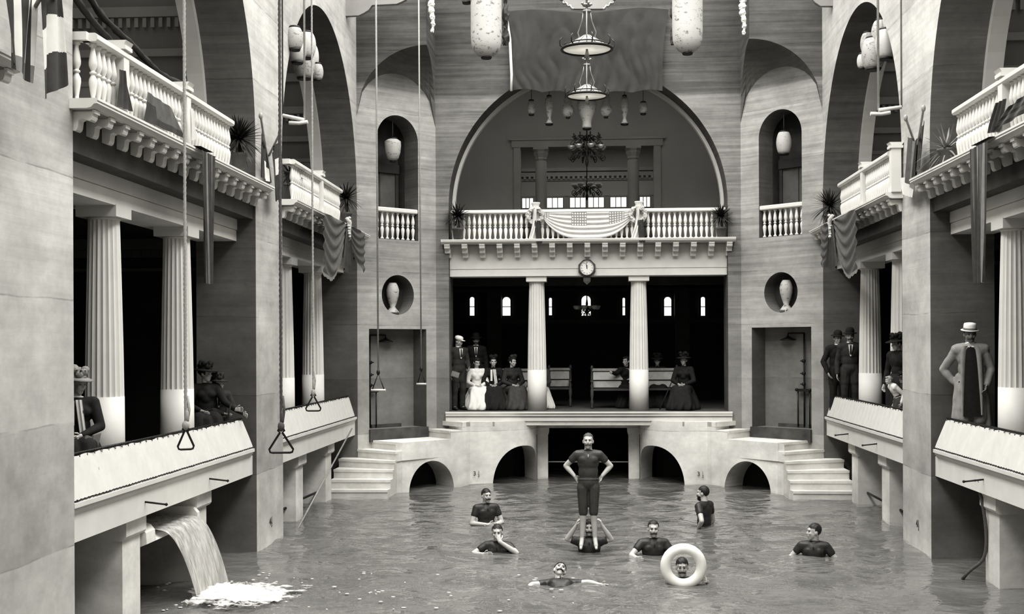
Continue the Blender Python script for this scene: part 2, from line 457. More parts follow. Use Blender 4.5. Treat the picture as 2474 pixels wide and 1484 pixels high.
po = [(Rb+.02, ZC)]+arc(0, zsb, Rb+.02, 0, PI, 64)+[(-Rb-.02, ZC)]; pi_ = [(Rb-.07, ZC)]+arc(0, zsb, Rb-.07, 0, PI, 64)+[(-Rb+.07, ZC)]
for i in range(len(po)-1): m.extrude([po[i], po[i+1], pi_[i+1], pi_[i]], YB+.72, YB+.9, lambda p, t: (p[0], t, p[1]))
struct(m.build('trim_back_arch', M_white2))
# lower back hall (dark) and upper back room
m = MB(); m.box((-6, 34, -1.7), (6, 34.1, 4.9)); m.box((-6.1, 28.5, -1.7), (-6, 34.1, 4.9)); m.box((6, 28.5, -1.7), (6.1, 34.1, 4.9))
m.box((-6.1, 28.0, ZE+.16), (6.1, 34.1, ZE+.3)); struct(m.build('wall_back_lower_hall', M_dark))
m = MB(); m.box((-6, 33.95, 3.66), (6, 34, 3.78)); m.box((-6, 33.9, 4.55), (6, 34, 4.62)); m.box((-6, 30.5, 4.55), (6, 30.7, 4.78))
for x in (-2.55, 2.55): m.box((x-.2, 33.6, ZP), (x+.2, 34, 4.6))
for x in (-1.2, 1.2): m.box((x-.09, 31.0, ZP), (x+.09, 31.18, 4.6))
struct(m.build('trim_back_lower_hall', M_dark2))
m = MB(); m.box((-3.18, YB-.06, ZP-.12), (3.18, 28.6, ZP)); m.box((-6, 28.6, ZP-.12), (6, 34, ZP)); struct(m.build('floor_back_platform', plain('worn_deck_boards', .09, .7, .25, 3)))
wn = 1
for pc, y0, y1, w, half in ((1224, 718, 763, 19, 0), (1141, 718, 763, 11, 1), (1613, 718, 763, 17, 0), (1698, 718, 763, 10, 1), (1330, 720, 762, 7, 1), (1416, 715, 763, 22, 2), (1507, 720, 762, 6, 1)):
    c = PY(pc, (y0+y1)/2, 33.95); hh = (y1-y0)/2*33.95/F; ww = w/2*33.95/F
    wd = bpy.data.objects.new('window_%d' % wn, None); COL.objects.link(wd); wd.location = c; wd['kind'] = 'structure'; wn += 1
    m = MB(); m.extrude([(-ww, -hh), (ww, -hh)]+arc(0, hh-ww, ww, 0, PI, 12), 0, -.03, lambda p, t: (p[0], t, p[1])); m.build('pane', M_pane, wd)
    m = MB(); fw = .04
    m.box((-ww-fw, -.06, -hh-fw), (-ww, 0, hh+fw)); m.box((ww, -.06, -hh-fw), (ww+fw, 0, hh+fw)); m.box((-ww, -.06, hh), (ww, 0, hh+fw)); m.box((-ww, -.06, -hh-fw), (ww, 0, -hh)); m.box((-ww, -.05, -.02), (ww, -.03, .0))
    m.build('window_frame', M_dark2, wd)
# upper room
m = MB(); YI = 32.5
panel('wall_back_upper_room', [(-5.5, 5), (5.5, 5), (5.5, 10.6), (-5.5, 10.6)], [[(-1.745, 5.02), (1.745, 5.02), (1.745, 8.28), (-1.745, 8.28)]], lambda u, v, d: (u, YI+d, v), .25, [M_domed, M_gall])
m.box((-5.6, 28.45, 5), (-5.5, 33, 10.6)); m.box((5.5, 28.45, 5), (5.6, 33, 10.6)); struct(m.build('wall_upper_room_sides', M_domed))
m = MB(); m.box((-5.6, 28.45, 10.2), (5.6, 33, 10.3)); m.box((-3, 32.75, 8.9), (3, 37.2, 9.0)); struct(m.build('ceiling_upper_room', M_domed))
m = MB(); m.box((-6, 28.0, ZE+.3), (6, 37.3, ZC-.04)); struct(m.build('floor_upper_room', M_dark2))
m = MB()
for x in (-1.745, 1.745):
    m.box((x-(.18 if x < 0 else -.0), YI-.05, ZC), (x+(.18 if x > 0 else 0), YI, 8.42))
m.box((-1.98, YI-.07, 8.28), (1.98, YI, 8.46)); m.box((-2.05, YI-.10, 8.46), (2.05, YI, 8.52))
struct(m.build('trim_upper_room_opening', M_gall2))
m = MB(); m.box((-3, 36.9, 5), (3, 37, 9)); m.box((-3.1, 32.7, 5), (-3, 37, 9)); m.box((3, 32.7, 5), (3.1, 37, 9)); struct(m.build('wall_bay_room', M_domed))
m = MB()
for z, h, d in ((8.25, .1, .14), (8.1, .12, .1), (7.98, .06, .05), (7.52, .05, .04)): m.box((-3, 36.9-d, z), (3, 36.9, z+h))
for k in range(40): m.box((-2.9+k*.145, 36.9-.12, 8.02), (-2.83+k*.145, 36.9, 8.1))
struct(m.build('trim_bay_room_cornice', M_gall2))
for pc, w in ((1275, 26), (1341, 38), (1396, 37), (1440, 37), (1494, 38), (1558, 24)):
    c = PY(pc, 500, 36.85); ww = w/2*36.85/F
    wd = bpy.data.objects.new('window_%d' % wn, None); COL.objects.link(wd); wd.location = (c.x, 36.85, 6.7); wd['kind'] = 'structure'; wn += 1
    m = MB(); m.box((-ww, -.02, .46), (ww, 0, .76)); m.build('pane', M_pane, wd)
    m = MB(); m.box((-ww, -.02, -1.2), (ww, 0, .44)); m.build('lower_pane', plain('dim_pane', .35, .3, .3, 3), wd)
    m = MB(); fw = .04
    for x in (-ww-fw, ww): m.box((x, -.07, -1.25), (x+fw, .02, .82))
    for x in (-ww/3, ww/3): m.box((x-.012, -.05, -1.2), (x+.012, 0, .76))
    for z in (.42, .76, .2, -.1, -.4): m.box((-ww, -.06, z), (ww, 0, z+(.05 if z > .3 else .02)))
    m.build('window_frame', M_gall, wd)
for x, lb in ((PY(1307, 430, YI+.1).x, 'left'), (PY(1530, 430, YI+.1).x, 'right')):
    t = thing('column', 'pale column with leafy capital on the %s side of the upper room opening' % lb, 'column', (x, YI+.12, ZC))
    m = MB(); m.lathe([(.15, 0), (.15, 2.5), (.125, 2.55)], seg=24); m.build('shaft', M_gall2, t)
    m = MB(); m.lathe([(.13, 2.55), (.15, 2.58), (.14, 2.62), (.19, 2.74), (.17, 2.76), (.21, 2.82)], seg=16, flute=lambda k, z: 1+.1*(k % 2)); m.box((-.2, -.2, 2.82), (.2, .2, 2.88)); m.build('capital', M_gall2, t)
# shell closed behind the camera; basin floor
m = MB(); m.box((-5, -4.1, -1.7), (5, -4, 12.2)); struct(m.build('wall_front', M_wall))
m = MB(); m.box((-6.4, -4, -1.75), (6.4, 32, -1.65)); struct(m.build('floor', M_base))
m = MB(); m.box((-3.0, 31.5, -1.7), (3.0, 31.6, 1.4)); struct(m.build('wall_under_platform', M_dark))
# ------------------------------------------------------------------ stair blocks left and right
MAR = {}
def strip_wall(m, pts, zb, zt, off):
    for i in range(len(pts)-1):
        p, q = pts[i], pts[i+1]
        A = [m.bm.verts.new((p[0], p[1], zb[i])), m.bm.verts.new((q[0], q[1], zb[i+1])), m.bm.verts.new((q[0], q[1], zt)), m.bm.verts.new((p[0], p[1], zt))]
        m._f(A)
        o, w = off[i], off[i+1]
        B = [m.bm.verts.new((p[0]+o[0], p[1]+o[1], zb[i])), m.bm.verts.new((q[0]+w[0], q[1]+w[1], zb[i+1]))]
        m._f([A[0], B[0], B[1], A[1]])
def arch_samples(p, q, a, b, zt, n=22):
    # points along segment p-q with an arch between fractions a and b
    pts, zb = [p], [-1.6]
    for i in range(n+1):
        t = a+(b-a)*(.5-.5*math.cos(PI*i/n)); pts.append((p[0]+(q[0]-p[0])*t, p[1]+(q[1]-p[1])*t))
        k = 2*(t-a)/(b-a)-1; zb.append(-.05+(zt+.05)*math.sqrt(max(0, 1-k*k)))
    pts.append(q); zb.append(-1.6)
    # vertical jambs
    return pts, zb
def jamb(m, p, o, z0, z1):
    vs = [m.bm.verts.new(v) for v in ((p[0], p[1], z0), (p[0]+o[0], p[1]+o[1], z0), (p[0]+o[0], p[1]+o[1], z1), (p[0], p[1], z1))]; m._f(vs)
for s, nm in ((-1, 'left'), (1, 'right')):
    root = thing('stair_block', 'pale masonry pool steps winding up from the water at the %s corner, with arched openings' % nm, 'steps', (s*3.8, 26.2, 0))
    root['kind'] = 'structure'; off0 = Vector((s*3.8, 26.2, 0))
    Mx = lambda p: (s*abs(p[0]) if True else 0, p[1])
    inner = [(4.03, 24.64), (4.0, 25.55), (3.9, 25.8), (2.68, 27.10)]
    edges = [((5.25, 24.62), (4.03, 24.66), .17), ((5.25, 24.90), (4.01, 24.90), .345), ((5.25, 25.27), (4.0, 25.16), .52), ((5.25, 25.80), (4.0, 25.32), .69),
             ((4.91, 26.15), (3.99, 25.5), .865), ((4.66, 26.42), (3.9, 25.74), 1.035), ((3.58, 27.5), (2.985, 26.79), 1.21), ((3.2, 27.8), (2.76, 27.03), 1.385)]
    for k, (L, Rr, z) in enumerate(edges):
        # tread: from this front edge to a little beyond the next one
        if k < 7: L2, R2_ = edges[k+1][0], edges[k+1][1]
        else: L2, R2_ = (2.6, 27.8), (2.68, 27.10)
        def ext(p, q, e): v = Vector((q[0]-p[0], q[1]-p[1])); l = max(v.length, 1e-6); return (q[0]+v.x/l*e, q[1]+v.y/l*e)
        L3, R3 = ext(L, L2, .12), ext(Rr, R2_, .12 if k < 5 else 0)
        poly = [L, Rr, R3, L3] if k != 4 else [L, Rr, R3, L3]
        if k == 3: poly = [L, Rr, R3, (4.91, 26.3), (5.25, 26.3)]
        m = MB(); m.prism([(s*p[0], p[1]) for p in poly], -1.6 if k < 4 else (.66 if k < 7 else 1.0), z)
        # nosing
        a, b = Vector((s*L[0], L[1], z)), Vector((s*Rr[0], Rr[1], z)); d = (b-a).normalized(); n_ = Vector((d.y, -d.x, 0)); n_ = n_ if n_.y < 0 else -n_; b = b-d*(.0 if k < 5 else .03)
        q = [a+n_*.02, b+n_*.02, b-n_*.05, a-n_*.05]
        if k < 7: m.prism([(p.x, p.y) for p in q], z-.045, z+.004)
        o = m.build('step', M_base, root); o.data.transform(Matrix.Translation(-off0))
    m = MB()                                                  # straight wall with the outer arch
    pts, zb = arch_samples(inner[2], inner[3], .10, .80, .60)
    ofv = (.45, .5)
    P = [(s*p[0], p[1]) for p in pts]; strip_wall(m, P, zb, 1.035, [(s*ofv[0], ofv[1])]*len(P))
    P2 = [(s*p[0], p[1]) for p in (inner[1], inner[2])]; strip_wall(m, P2, [-1.6, -1.6], 1.035, [(0, 0)]*2)
    o = m.build('straight_wall', M_base, root); o.data.transform(Matrix.Translation(-off0))
    m = MB()                                                  # rounded wall with the inner arch
    curve = [(2.68, 27.10), (2.6, 27.2)]
    A = []
    for i in range(41):
        a = PI/2*(i/40); A.append((2.60-1.42*math.sin(a)**1.0*1.0, 28.35-1.13*math.cos(a)**.75))
    a0, a1, zt = .24, .985, .83
    P, Z = [curve[0]], [-1.6]
    # cumulative length
    Ls = [0]
    for i in range(1, 41): Ls.append(Ls[-1]+math.hypot(A[i][0]-A[i-1][0], A[i][1]-A[i-1][1]))
    def at(tt):
        L_ = tt*Ls[-1]
        for i in range(40):
            if Ls[i+1] >= L_:
                f_ = (L_-Ls[i])/max(1e-9, Ls[i+1]-Ls[i]); return (A[i][0]+(A[i+1][0]-A[i][0])*f_, A[i][1]+(A[i+1][1]-A[i][1])*f_)
        return A[-1]
    for tt in (0, .08, .16, a0-.001): P.append(at(tt)); Z.append(-1.6)
    for i in range(29):
        tt = a0+(a1-a0)*(.5-.5*math.cos(PI*i/28)); k = 2*(tt-a0)/(a1-a0)-1
        P.append(at(tt)); Z.append(-.05+(zt+.05)*max(0, 1-abs(k)**2.3)**.5)
    for tt in (a1+.001, 1): P.append(at(tt)); Z.append(-1.6)
    P = [(s*p[0], p[1]) for p in P]; strip_wall(m, P, Z, 1.385, [(s*.30, .55)]*len(P))
    o = m.build('rounded_wall', M_base, root); o.data.transform(Matrix.Translation(-off0))
    m = MB(); top = [(s*p[0], p[1]) for p in [(2.75, 27.03), (2.68, 27.10)]+A+[(1.18, 28.6), (3.3, 28.6), (3.3, 27.7)]]
    m.prism(top, 1.28, 1.380); o = m.build('walkway', M_base, root); o.data.transform(Matrix.Translation(-off0))
    m = MB(); inn = [(s*p[0], p[1]) for p in [(5.0, 25.9), (4.45, 25.95), (4.3, 26.5), (3.1, 27.75), (2.4, 28.6), (1.75, 28.9), (1.6, 29.2), (3.4, 29.4), (5.0, 27.6)]]
    m.prism(inn, -1.6, .66); o = m.build('inner_mass', M_dark, root); o.data.transform(Matrix.Translation(-off0))
    # pillar carrying the platform beam
    t = thing('pillar', 'square pale pillar with moulded cap, %s side of the centre opening under the platform' % nm, 'pillar', (s*1.05, 28.62, 0)); t['kind'] = 'structure'
    m = MB(); m.box((-.125, -.15, -1.6), (.125, .15, 1.06)); m.build('shaft', M_base, t)
    m = MB(); m.box((-.15, -.18, 1.06), (.15, .18, 1.17)); m.box((-.14, -.17, 1.02), (.14, .17, 1.06)); m.build('capital', M_base, t)
m = MB(); m.box((-1.22, 28.42, 1.17), (1.22, 28.75, 1.42)); m.box((-3.15, 27.66, 1.28), (3.15, 28.9, 1.43)); struct(m.build('trim_platform_beam', M_base))
m = MB(); prof = [(0, -.05), (-.0, .05), (-.03, .06), (-.03, .09), (-.07, .13), (-.07, .16), (.4, .16), (.4, -.05)]
m.extrude(prof, -3.19, 3.19, lambda p, t: (t, 27.62+p[0], 1.425+p[1]+.003)); struct(m.build('trim_platform_edge', M_white2))
m = MB(); m.tube([(-1.0, 28.75, .36), (1.0, 28.75, .36)], .014); tag(m.build('guard_rail', M_ropeL), 'thin pale rail across the dark centre opening behind the standing man', 'rail')
# painted depth marks
def textmesh(body, size):
    cu = bpy.data.curves.new('t', 'FONT'); cu.body = body; cu.size = size; cu.align_x = 'CENTER'; cu.extrude = .002
    o = bpy.data.objects.new('t', cu); COL.objects.link(o); dg = bpy.context.evaluated_depsgraph_get()
    me = bpy.data.meshes.new_from_object(o.evaluated_get(dg)); bpy.data.objects.remove(o); return me
def mark(whole, loc, rz, size, label):
    t = thing('depth_mark', label, 'painted number', loc, rz, None)
    for body, sz, dx, dz in ((whole, size, -.045, 0), ('1', size*.62, .045, size*.40), ('2', size*.62, .045, -.035)):
        me = textmesh(body, sz*1.25); me.transform(Matrix.Translation((dx, 0, dz)) @ Matrix.Rotation(PI/2, 4, 'X')); me.materials.clear(); me.materials.append(M_ink)
        o = bpy.data.objects.new('numeral', me); COL.objects.link(o); o.parent = t
    m = MB(); m.box((.02, -.002, size*.34), (.07, .002, size*.37)); m.build('fraction_bar', M_ink, t)
mark('3', (-2.46, 27.19, .20), .1, .11, 'black painted depth mark 3 1/2 on the left rounded wall above the water')
mark('3', (2.45, 27.19, .20), -.1, .11, 'black painted depth mark 3 1/2 on the right rounded wall above the water')
p = PX(655, 1268, -XW+.006); mark('4', p, PI/2, .13, 'black painted depth mark 4 1/2 low on the pier left of the pool')
p = PX(2217, 1275, XW-.006); mark('4', p, -PI/2, .13, 'black painted depth mark 4 1/2 low on the pier right of the pool')
# ------------------------------------------------------------------ galleries: posts, platforms, columns, entablatures, balconies
SIDE = {-1: 'left', 1: 'right'}
WHERE = {1: 'nearest bay', 2: 'far bay'}
def baluster_mesh():
    m = MB(); m.lathe([(.040, 0), (.040, .025), (.022, .035), (.020, .06), (.030, .12), (.042, .20), (.040, .235), (.022, .275), (.020, .285), (.034, .292), (.034, .308), (.020, .315), (.022, .325), (.040, .37), (.042, .40), (.032, .47), (.020, .535), (.022, .555), (.036, .56), (.036, .59)], seg=10)
    o = m.build('baluster_proto', M_white, smooth=True); me = o.data; bpy.data.objects.remove(o); return me
BAL = baluster_mesh()
def bracket_mesh():
    # stepped scroll bracket; x outwards from the entablature, hung below z = 0
    m = MB(); d = [(0, 0), (.50, 0), (.50, -.035)]
    for x, z in ((.48, -.035), (.335, -.13), (.19, -.225)):
        for k in range(5):
            a = PI*.62*k/4; d.append((x-.045*(1-math.cos(a))*.8, z-.070*math.sin(a)))
        d.append((x-.11, z-.045)); d.append((x-.14, z-.06))
    d.append((0, -.31))
    m.extrude(d, -.062, .062, lambda p, t: (p[0], t, p[1]))
    o = m.build('bracket_proto', M_white2, smooth=False); me = o.data; bpy.data.objects.remove(o); return me
BRK = bracket_mesh()
def child(name, me, parent, loc, rz=0):
    o = bpy.data.objects.new(name, me); COL.objects.link(o); o.parent = parent; o.location = loc; o.rotation_euler = (0, 0, rz); return o
def column_parts(t, hgt, face=0):
    m = MB(); m.lathe([(.222, 0), (.216, .92)], seg=32); m.build('base_drum', M_white, t)
    fl = lambda k, z: 1-.055*(1 if k % 4 in (1,) else 0)-.085*(1 if k % 4 == 2 else 0)-.055*(1 if k % 4 == 3 else 0)
    m = MB(); m.lathe([(.214, .92), (.205, 1.5), (.19, 2.2), (.172, hgt-.13)], seg=80, flute=fl); m.build('fluted_shaft', M_white, t)
    m = MB(); m.lathe([(.165, hgt-.15), (.18, hgt-.14), (.185, hgt-.12)], seg=32); m.box((-.23, -.23, hgt-.12), (.23, .23, hgt+.01)); m.build('capital', M_white, t)
for s in (-1, 1):
    for bi, (a, b) in enumerate(BAYS):
        if bi == 0 and s == 1: continue
        c = (a+b)/2; sn = SIDE[s]; wn_ = {0: 'bay beside the camera', 1: 'nearest bay', 2: 'far bay'}[bi]
        # --- lower platform beam and ledge
        t = thing('platform_beam', 'white moulded ledge and beam under the spectators, %s of the %s wall' % (wn_, sn), 'beam', (s*5.0, c, 0)); t['kind'] = 'structure'
        L = (b-a)/2
        m = MB(); m.box((-.03, -L, 1.17), (.5, L, 1.45)); o = m.build('beam', M_white2, t); o.scale = (s, 1, 1)
        m = MB(); prof = [(.02, 1.38), (-.01, 1.40), (-.01, 1.42), (-.04, 1.45), (-.07, 1.49), (-.07, 1.51), (-.095, 1.52), (-.095, 1.565), (.5, 1.565), (.5, 1.38)]
        m.extrude(prof, -L, L-.12, lambda p, q: (p[0], q, p[1])); o = m.build('ledge', M_white, t); o.scale = (s, 1, 1)
        if bi:
            for k, yc in enumerate((c-1.23, c+1.23)):
                wp = ('nearer', 'farther')[k]
                p = thing('platform_post', 'white square post with rounded cap rising from the water, %s post under the %s, %s side' % (wp, wn_, sn), 'post', (s*5.12, yc, 0), 0, 'platform posts'); p['kind'] = 'structure'
                m = MB(); m.box((0, -.27, -1.65), (1.3, .27, .98)); o = m.build('fin', M_base, p); o.scale = (s, 1, 1)
                m = MB(); m.extrude([(-.06, .98), (-.06, 1.17), (1.3, 1.17), (1.3, .98), (0, .93), (-.04, .95)], -.31, .31, lambda q, tt: (q[0], tt, q[1])); o = m.build('cap', M_base, p); o.scale = (s, 1, 1)
                col = thing('column', 'white fluted Doric column, %s one in the %s on the %s side of the pool' % (wp, wn_, sn), 'column', (s*5.42, yc, ZP), 0, 'side gallery columns')
                column_parts(col, ZE-ZP)
        # --- canvas screen
        if bi:
            e0, e1 = a, b-.12
            t = thing('canvas_screen', 'sloping white canvas screen laced along the ledge, %s, %s side' % (wn_, sn), 'screen', (s*5.0, c, 1.565))
            def cv(u, v, e0=e0, e1=e1, c=c):
                y = e0+(e1-e0)*u; end = .10*v if u > .999 else 0
                wob = .006*math.sin(y*9+v*3)+.004*math.sin(y*23)
                return (s*(-.06+.125*v)+s*wob, y-c-.10*v*(u**8), .02+.415*v-.012*(1-math.cos(y*2*PI/.42))*.5*(v > .97))
            m = MB(); m.grid(cv, 160, 8); m.build('canvas', M_canvas, t)
            m = MB(); m.tube([(s*.075, e0-c, .445), (s*.075, e1-c-.1, .445)], .016); m.build('top_rail', M_iron, t)
            m = MB()
            pts = []
            for k in range(34):
                y = e0-c+.1+(e1-e0-.25)*k/33; pts += [(s*.080, y-.03, .455), (s*.05, y, .412), (s*.055, y+.01, .452), (s*.09, y+.05, .455)]
            m.tube(pts, .0038, 5)
            m.build('top_lacing', M_iron, t)
            m = MB(); pts = []
            for k in range(140): y = e0-c+.05+(e1-e0-.1)*k/139; pts.append((s*(-.072-.008*(k % 2)), y, .008+.02*(k % 2)))
            m.tube(pts, .0045, 4); m.build('bottom_lacing', M_iron, t)
        # --- entablature
        m = MB(); prof = [(0, ZE), (0, ZE+.155), (.012, ZE+.155), (.012, ZE+.165), (-.012, ZE+.165), (-.012, ZC-.05), (.6, ZC-.05), (.6, ZE)]
        m.extrude(prof, a-c, b-c, lambda p, q: (p[0]*s, q, p[1])); o = m.build('trim_entablature', M_white2); o.location = (s*5.2, c, 0)
        struct(o); o.name = 'trim_%s_entablature' % sn
        # --- balcony
        t = thing('balcony', 'white bracketed balcony shelf over the %s, %s side' % (wn_, sn), 'balcony', (s*5.2, c, ZC)); t['kind'] = 'structure'
        y0, y1 = a-c-.08, b-c+.05
        m = MB(); prof = [(0, -.06), (.46, -.06), (.50, -.05), (.53, -.02), (.56, -.015), (.56, .01), (.57, .012), (.57, .035), (0, .035)]
        m.extrude(prof, y0, y1, lambda p, q: (-s*p[0], q, p[1])); m.build('shelf', M_white, t)
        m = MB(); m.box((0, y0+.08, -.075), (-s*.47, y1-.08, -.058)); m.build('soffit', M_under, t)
        n = 17
        for k in range(n): child('bracket', BRK, t, (0, y0+.16+(y1-y0-.32)*k/(n-1), -.06), PI if s > 0 else 0)
        # --- balustrade
        if bi:
            t = thing('balustrade', 'white balustrade of turned balusters on the balcony of the %s, %s side' % (wn_, sn), 'balustrade', (s*4.80, c, ZC+.035))
            ya, yb = (a-c+.12), (PX(552, 353, -4.8).y-c if bi == 1 else PX(818, 496, -4.8).y-c)
            m = MB(); m.extrude([(-.07, .59), (.07, .59), (.085, .61), (.085, .65), (.06, .67), (-.06, .67), (-.085, .65), (-.085, .61)], ya, yb, lambda p, q: (p[0], q, p[1])); m.build('top_rail', M_white, t)
            m = MB(); m.box((-.07, ya, 0), (.07, yb, .012)); m.build('bottom_rail', M_white, t)
            m = MB(); m.box((0, ya-.06, .59), (s*.35, ya+.06, .67)); m.build('end_rail', M_white, t)
            peds = ([PX(289, 230, -4.8).y-c, PX(442, 300, -4.8).y-c] if s < 0 else [PX(2432, 260, 4.8).y-c, PX(2432, 260, 4.8).y-c-1.9]) if bi == 1 else ([PX(770, 470, -4.8).y-c] if s < 0 else [PX(2091, 460, 4.8).y-c, PX(2163, 430, 4.8).y-c])
            for yp in peds:
                m = MB(); m.box((-.075, yp-.075, 0), (.075, yp+.075, .68)); m.box((-.10, yp-.10, .68), (.10, yp+.10, .72)); m.extrude([(-.08, .72), (.08, .72), (.11, .77), (-.11, .77)], yp-.10, yp+.10, lambda p, q: (p[0], q, p[1])); m.build('pedestal', M_white, t)
            nb = int((yb-ya)/.125)
            for k in range(nb):
                y = ya+.1+(yb-ya-.14)*k/(nb-1)
                if min(abs(y-p) for p in peds) > .1: child('baluster', BAL, t, (0, y, 0))
            if bi == 1:
                for k in (1, 2): child('baluster', BAL, t, (s*.12*k, ya, 0))
# back balcony
m = MB(); prof = [(0, ZE), (0, ZE+.155), (.012, ZE+.155), (.012, ZE+.165), (-.012, ZE+.165), (-.012, ZC-.05), (.6, ZC-.05), (.6, ZE)]
m.extrude(prof, -3.11, 3.11, lambda p, q: (q, YB+.20+p[0], p[1])); o = m.build('trim_back_entablature', M_white2); struct(o)
t = thing('balcony', 'white bracketed balcony shelf across the back wall under the great arch', 'balcony', (0, YB+.20, ZC)); t['kind'] = 'structure'
m = MB(); prof = [(0, -.06), (.38, -.06), (.42, -.05), (.45, -.02), (.47, -.015), (.47, .01), (.48, .012), (.48, .035), (0, .035)]
m.extrude(prof, -3.26, 3.26, lambda p, q: (q, -p[0], p[1])); m.build('shelf', M_white, t)
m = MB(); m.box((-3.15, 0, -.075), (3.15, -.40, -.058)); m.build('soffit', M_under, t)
for k in range(17):
    o = child('bracket', BRK, t, (-3.13+6.26*k/16, .02, -.06), -PI/2); o.scale = (.86, 1, 1)
t = thing('balustrade', 'long white balustrade across the great arch with striped bunting on it', 'balustrade', (0, YB-.02, ZC+.035))
m = MB(); m.extrude([(-.07, .59), (.07, .59), (.085, .61), (.085, .65), (.06, .67), (-.06, .67), (-.085, .65), (-.085, .61)], -3.05, 3.05, lambda p, q: (q, p[0], p[1])); m.build('top_rail', M_white, t)
m = MB(); m.box((-3.05, -.07, 0), (3.05, .07, .012)); m.build('bottom_rail', M_white, t)
for x in (-1.15, 1.15):
    m = MB(); m.box((x-.075, -.075, 0), (x+.075, .075, .69)); m.box((x-.10, -.1, .69), (x+.10, .1, .72)); m.lathe([(.07, .72), (.07, .74), (.095, .80), (.10, .81), (.10, .83)], (x, 0, 0), 14); m.build('pedestal', M_white, t)
for k in range(52):
    x = -3.0+6.0*k/51
    if abs(abs(x)-1.15) > .09: child('baluster', BAL, t, (x, 0, 0))
for x, lb in ((-1.155, 'left'), (1.155, 'right')):
    col = thing('column', 'white fluted Doric column, %s one of the two below the clock' % lb, 'column', (x, YB+.48, ZP)); column_parts(col, ZE-ZP)
# small niche balustrades
for s, nm in ((-1, 'left'), (1, 'right')):
    f = diag(s); c = Vector(f(1.075, 5.40, .10))
    t = thing('balustrade', 'short white balustrade filling the foot of the %s arched corner niche' % nm, 'balustrade', c, -s*(-PI/4) if False else (PI/4 if s < 0 else -PI/4))
    m = MB(); m.extrude([(-.07, .60), (.07, .60), (.085, .62), (.085, .68), (.06, .70), (-.06, .70), (-.085, .68), (-.085, .62)], -.56, .56, lambda p, q: (q, p[0], p[1])); m.build('top_rail', M_white, t)
    for k in range(8): child('baluster', BAL, t, (-.49+.98*k/7, 0, .01))
# ------------------------------------------------------------------ iron hooks, rails, hoses
def hook(px, py, s, label, dx):
    p = PX(px, py, s*5.02); m = MB(); m.tube([(0, 0, 0), (-s*.30, -.02, -.03)], .012, 6); m.ell((-s*.30, -.02, -.03), (.02, .02, .02), 1)
    tag(m.build('iron_hook', M_iron, loc=p), label, 'hook', 'iron hooks on the beams')
hook(340, 1212, -1, 'thin iron rod on the left beam above the waterfall', 1); hook(497, 1156, -1, 'thin iron rod on the left beam near the pier, right of the waterfall', 1)
hook(2056, 1048, 1, 'thin iron rod on the far right beam, nearer the steps', 1); hook(2126, 1072, 1, 'thin iron rod on the far right beam, beside the pier', 1); hook(2386, 1158, 1, 'thin iron rod on the near right beam above the hanging rope', 1)
for pts, lb in ((((742, 1200), (772, 1187)), 'short dark rail between the far left posts'), (((690, 1228), (706, 1221)), 'short dark rail emerging behind the left pier'), (((2090, 1188), (2132, 1210)), 'short dark rail between the far right posts'), (((2163, 1225), (2184, 1238)), 'short dark rail beside the right pier under the platform')):
    sgn = -1 if pts[0][0] < 1200 else 1
    a, b = PX(*pts[0], sgn*5.3), PX(*pts[1], sgn*5.3)
    a, b = (a, b) if a.y > b.y else (b, a)
    m = MB(); d = (b-a).normalized(); m.tube([Vector((0, 0, 0))-d*.35, b-a+d*.35], .022, 6); m.tube([(0, 0, 0), (sgn*.3, .02, -.06)], .02, 6); tag(m.build('dark_rail', M_iron, loc=a), lb, 'rail', 'dark rails under the platforms')
a, b = PX(850, 1036, -4.86), PZ(722, 1273, 0); m = MB(); m.tube([(0, 0, 0), b-a+(b-a).normalized()*.4], .016, 7); tag(m.build('leaning_pole', M_wood, loc=a), 'long thin pole leaning from the far left ledge down into the water', 'pole')
a = PX(2358, 1158, 4.98); b = PZ(2325, 1400, 0)
m = MB(); pts = [Vector((0, 0, 0))+(b-a)*t+Vector((.18*math.sin(PI*t), -.1*math.sin(PI*t), -.25*math.sin(PI*t)**2)) for t in [i/14 for i in range(15)]]; m.tube(pts, .022, 7); tag(m.build('dangling_rope', M_ropeD, loc=a), 'thick dark rope hanging from the near right beam into the water', 'rope')
a = PX(2364, 1160, 4.97); b = PZ(2440, 1385, 0); m = MB(); m.tube([(0, 0, 0), (b-a)*1.15], .018, 7); tag(m.build('leaning_pole', M_wood, loc=a), 'pale pole slanting across the near right post into the water', 'pole')
# ------------------------------------------------------------------ waterfall flume
t = thing('flume', 'pale masonry spout between the left posts pouring out the water', 'spout', (-5.28, 14.9, .86)); 
for y0, y1, e in ((-1.0, -.70, 0.06), (.74, .84, .10)):
    pr = [(-.9, -.12), (-.9, .15), (.04+e, .15), (.10+e, .13), (.15+e, .07), (.16+e, -.06), (.05, -.13)]; m = MB(); m.extrude(pr, y0, y1, lambda p, q: (p[0], q, p[1])); m.build('side_wall', M_base, t)
m = MB(); m.extrude([(-.9, -.12), (-.9, -.02), (.15, -.02), (.22, -.06), (.05, -.13)], -.9, .9, lambda p, q: (p[0], q, p[1])); m.build('trough_floor', M_base, t)
m = MB(); m.box((-.60, -1.0, -.1), (-.55, .9, .27)); m.build('back_opening', M_dark, t)
def fall(u, v):
    y = -.62+1.36*u; y += (.26*v*(1-u)+.16*v*u)
    t_ = v
    if t_ < .28:
        k = t_/.28; x = -.8+1.0*k; z = .07-.035*k*k
    else:
        k = (t_-.28)/.72; x = .20+.42*k**.8+.015*math.sin(u*40)*k; z = .035-.93*k**1.7
    return (x+.012*math.sin(u*61), y, z+.01*math.sin(u*37+k))
m = MB(); m.grid(fall, 70, 34); o = m.build('waterfall', M_fall, loc=(-5.28, 14.9, .86)); tag(o, 'broad sheet of falling water pouring from the spout on the left', 'waterfall', None, 'stuff')
c = PZ(520, 1440, .02)
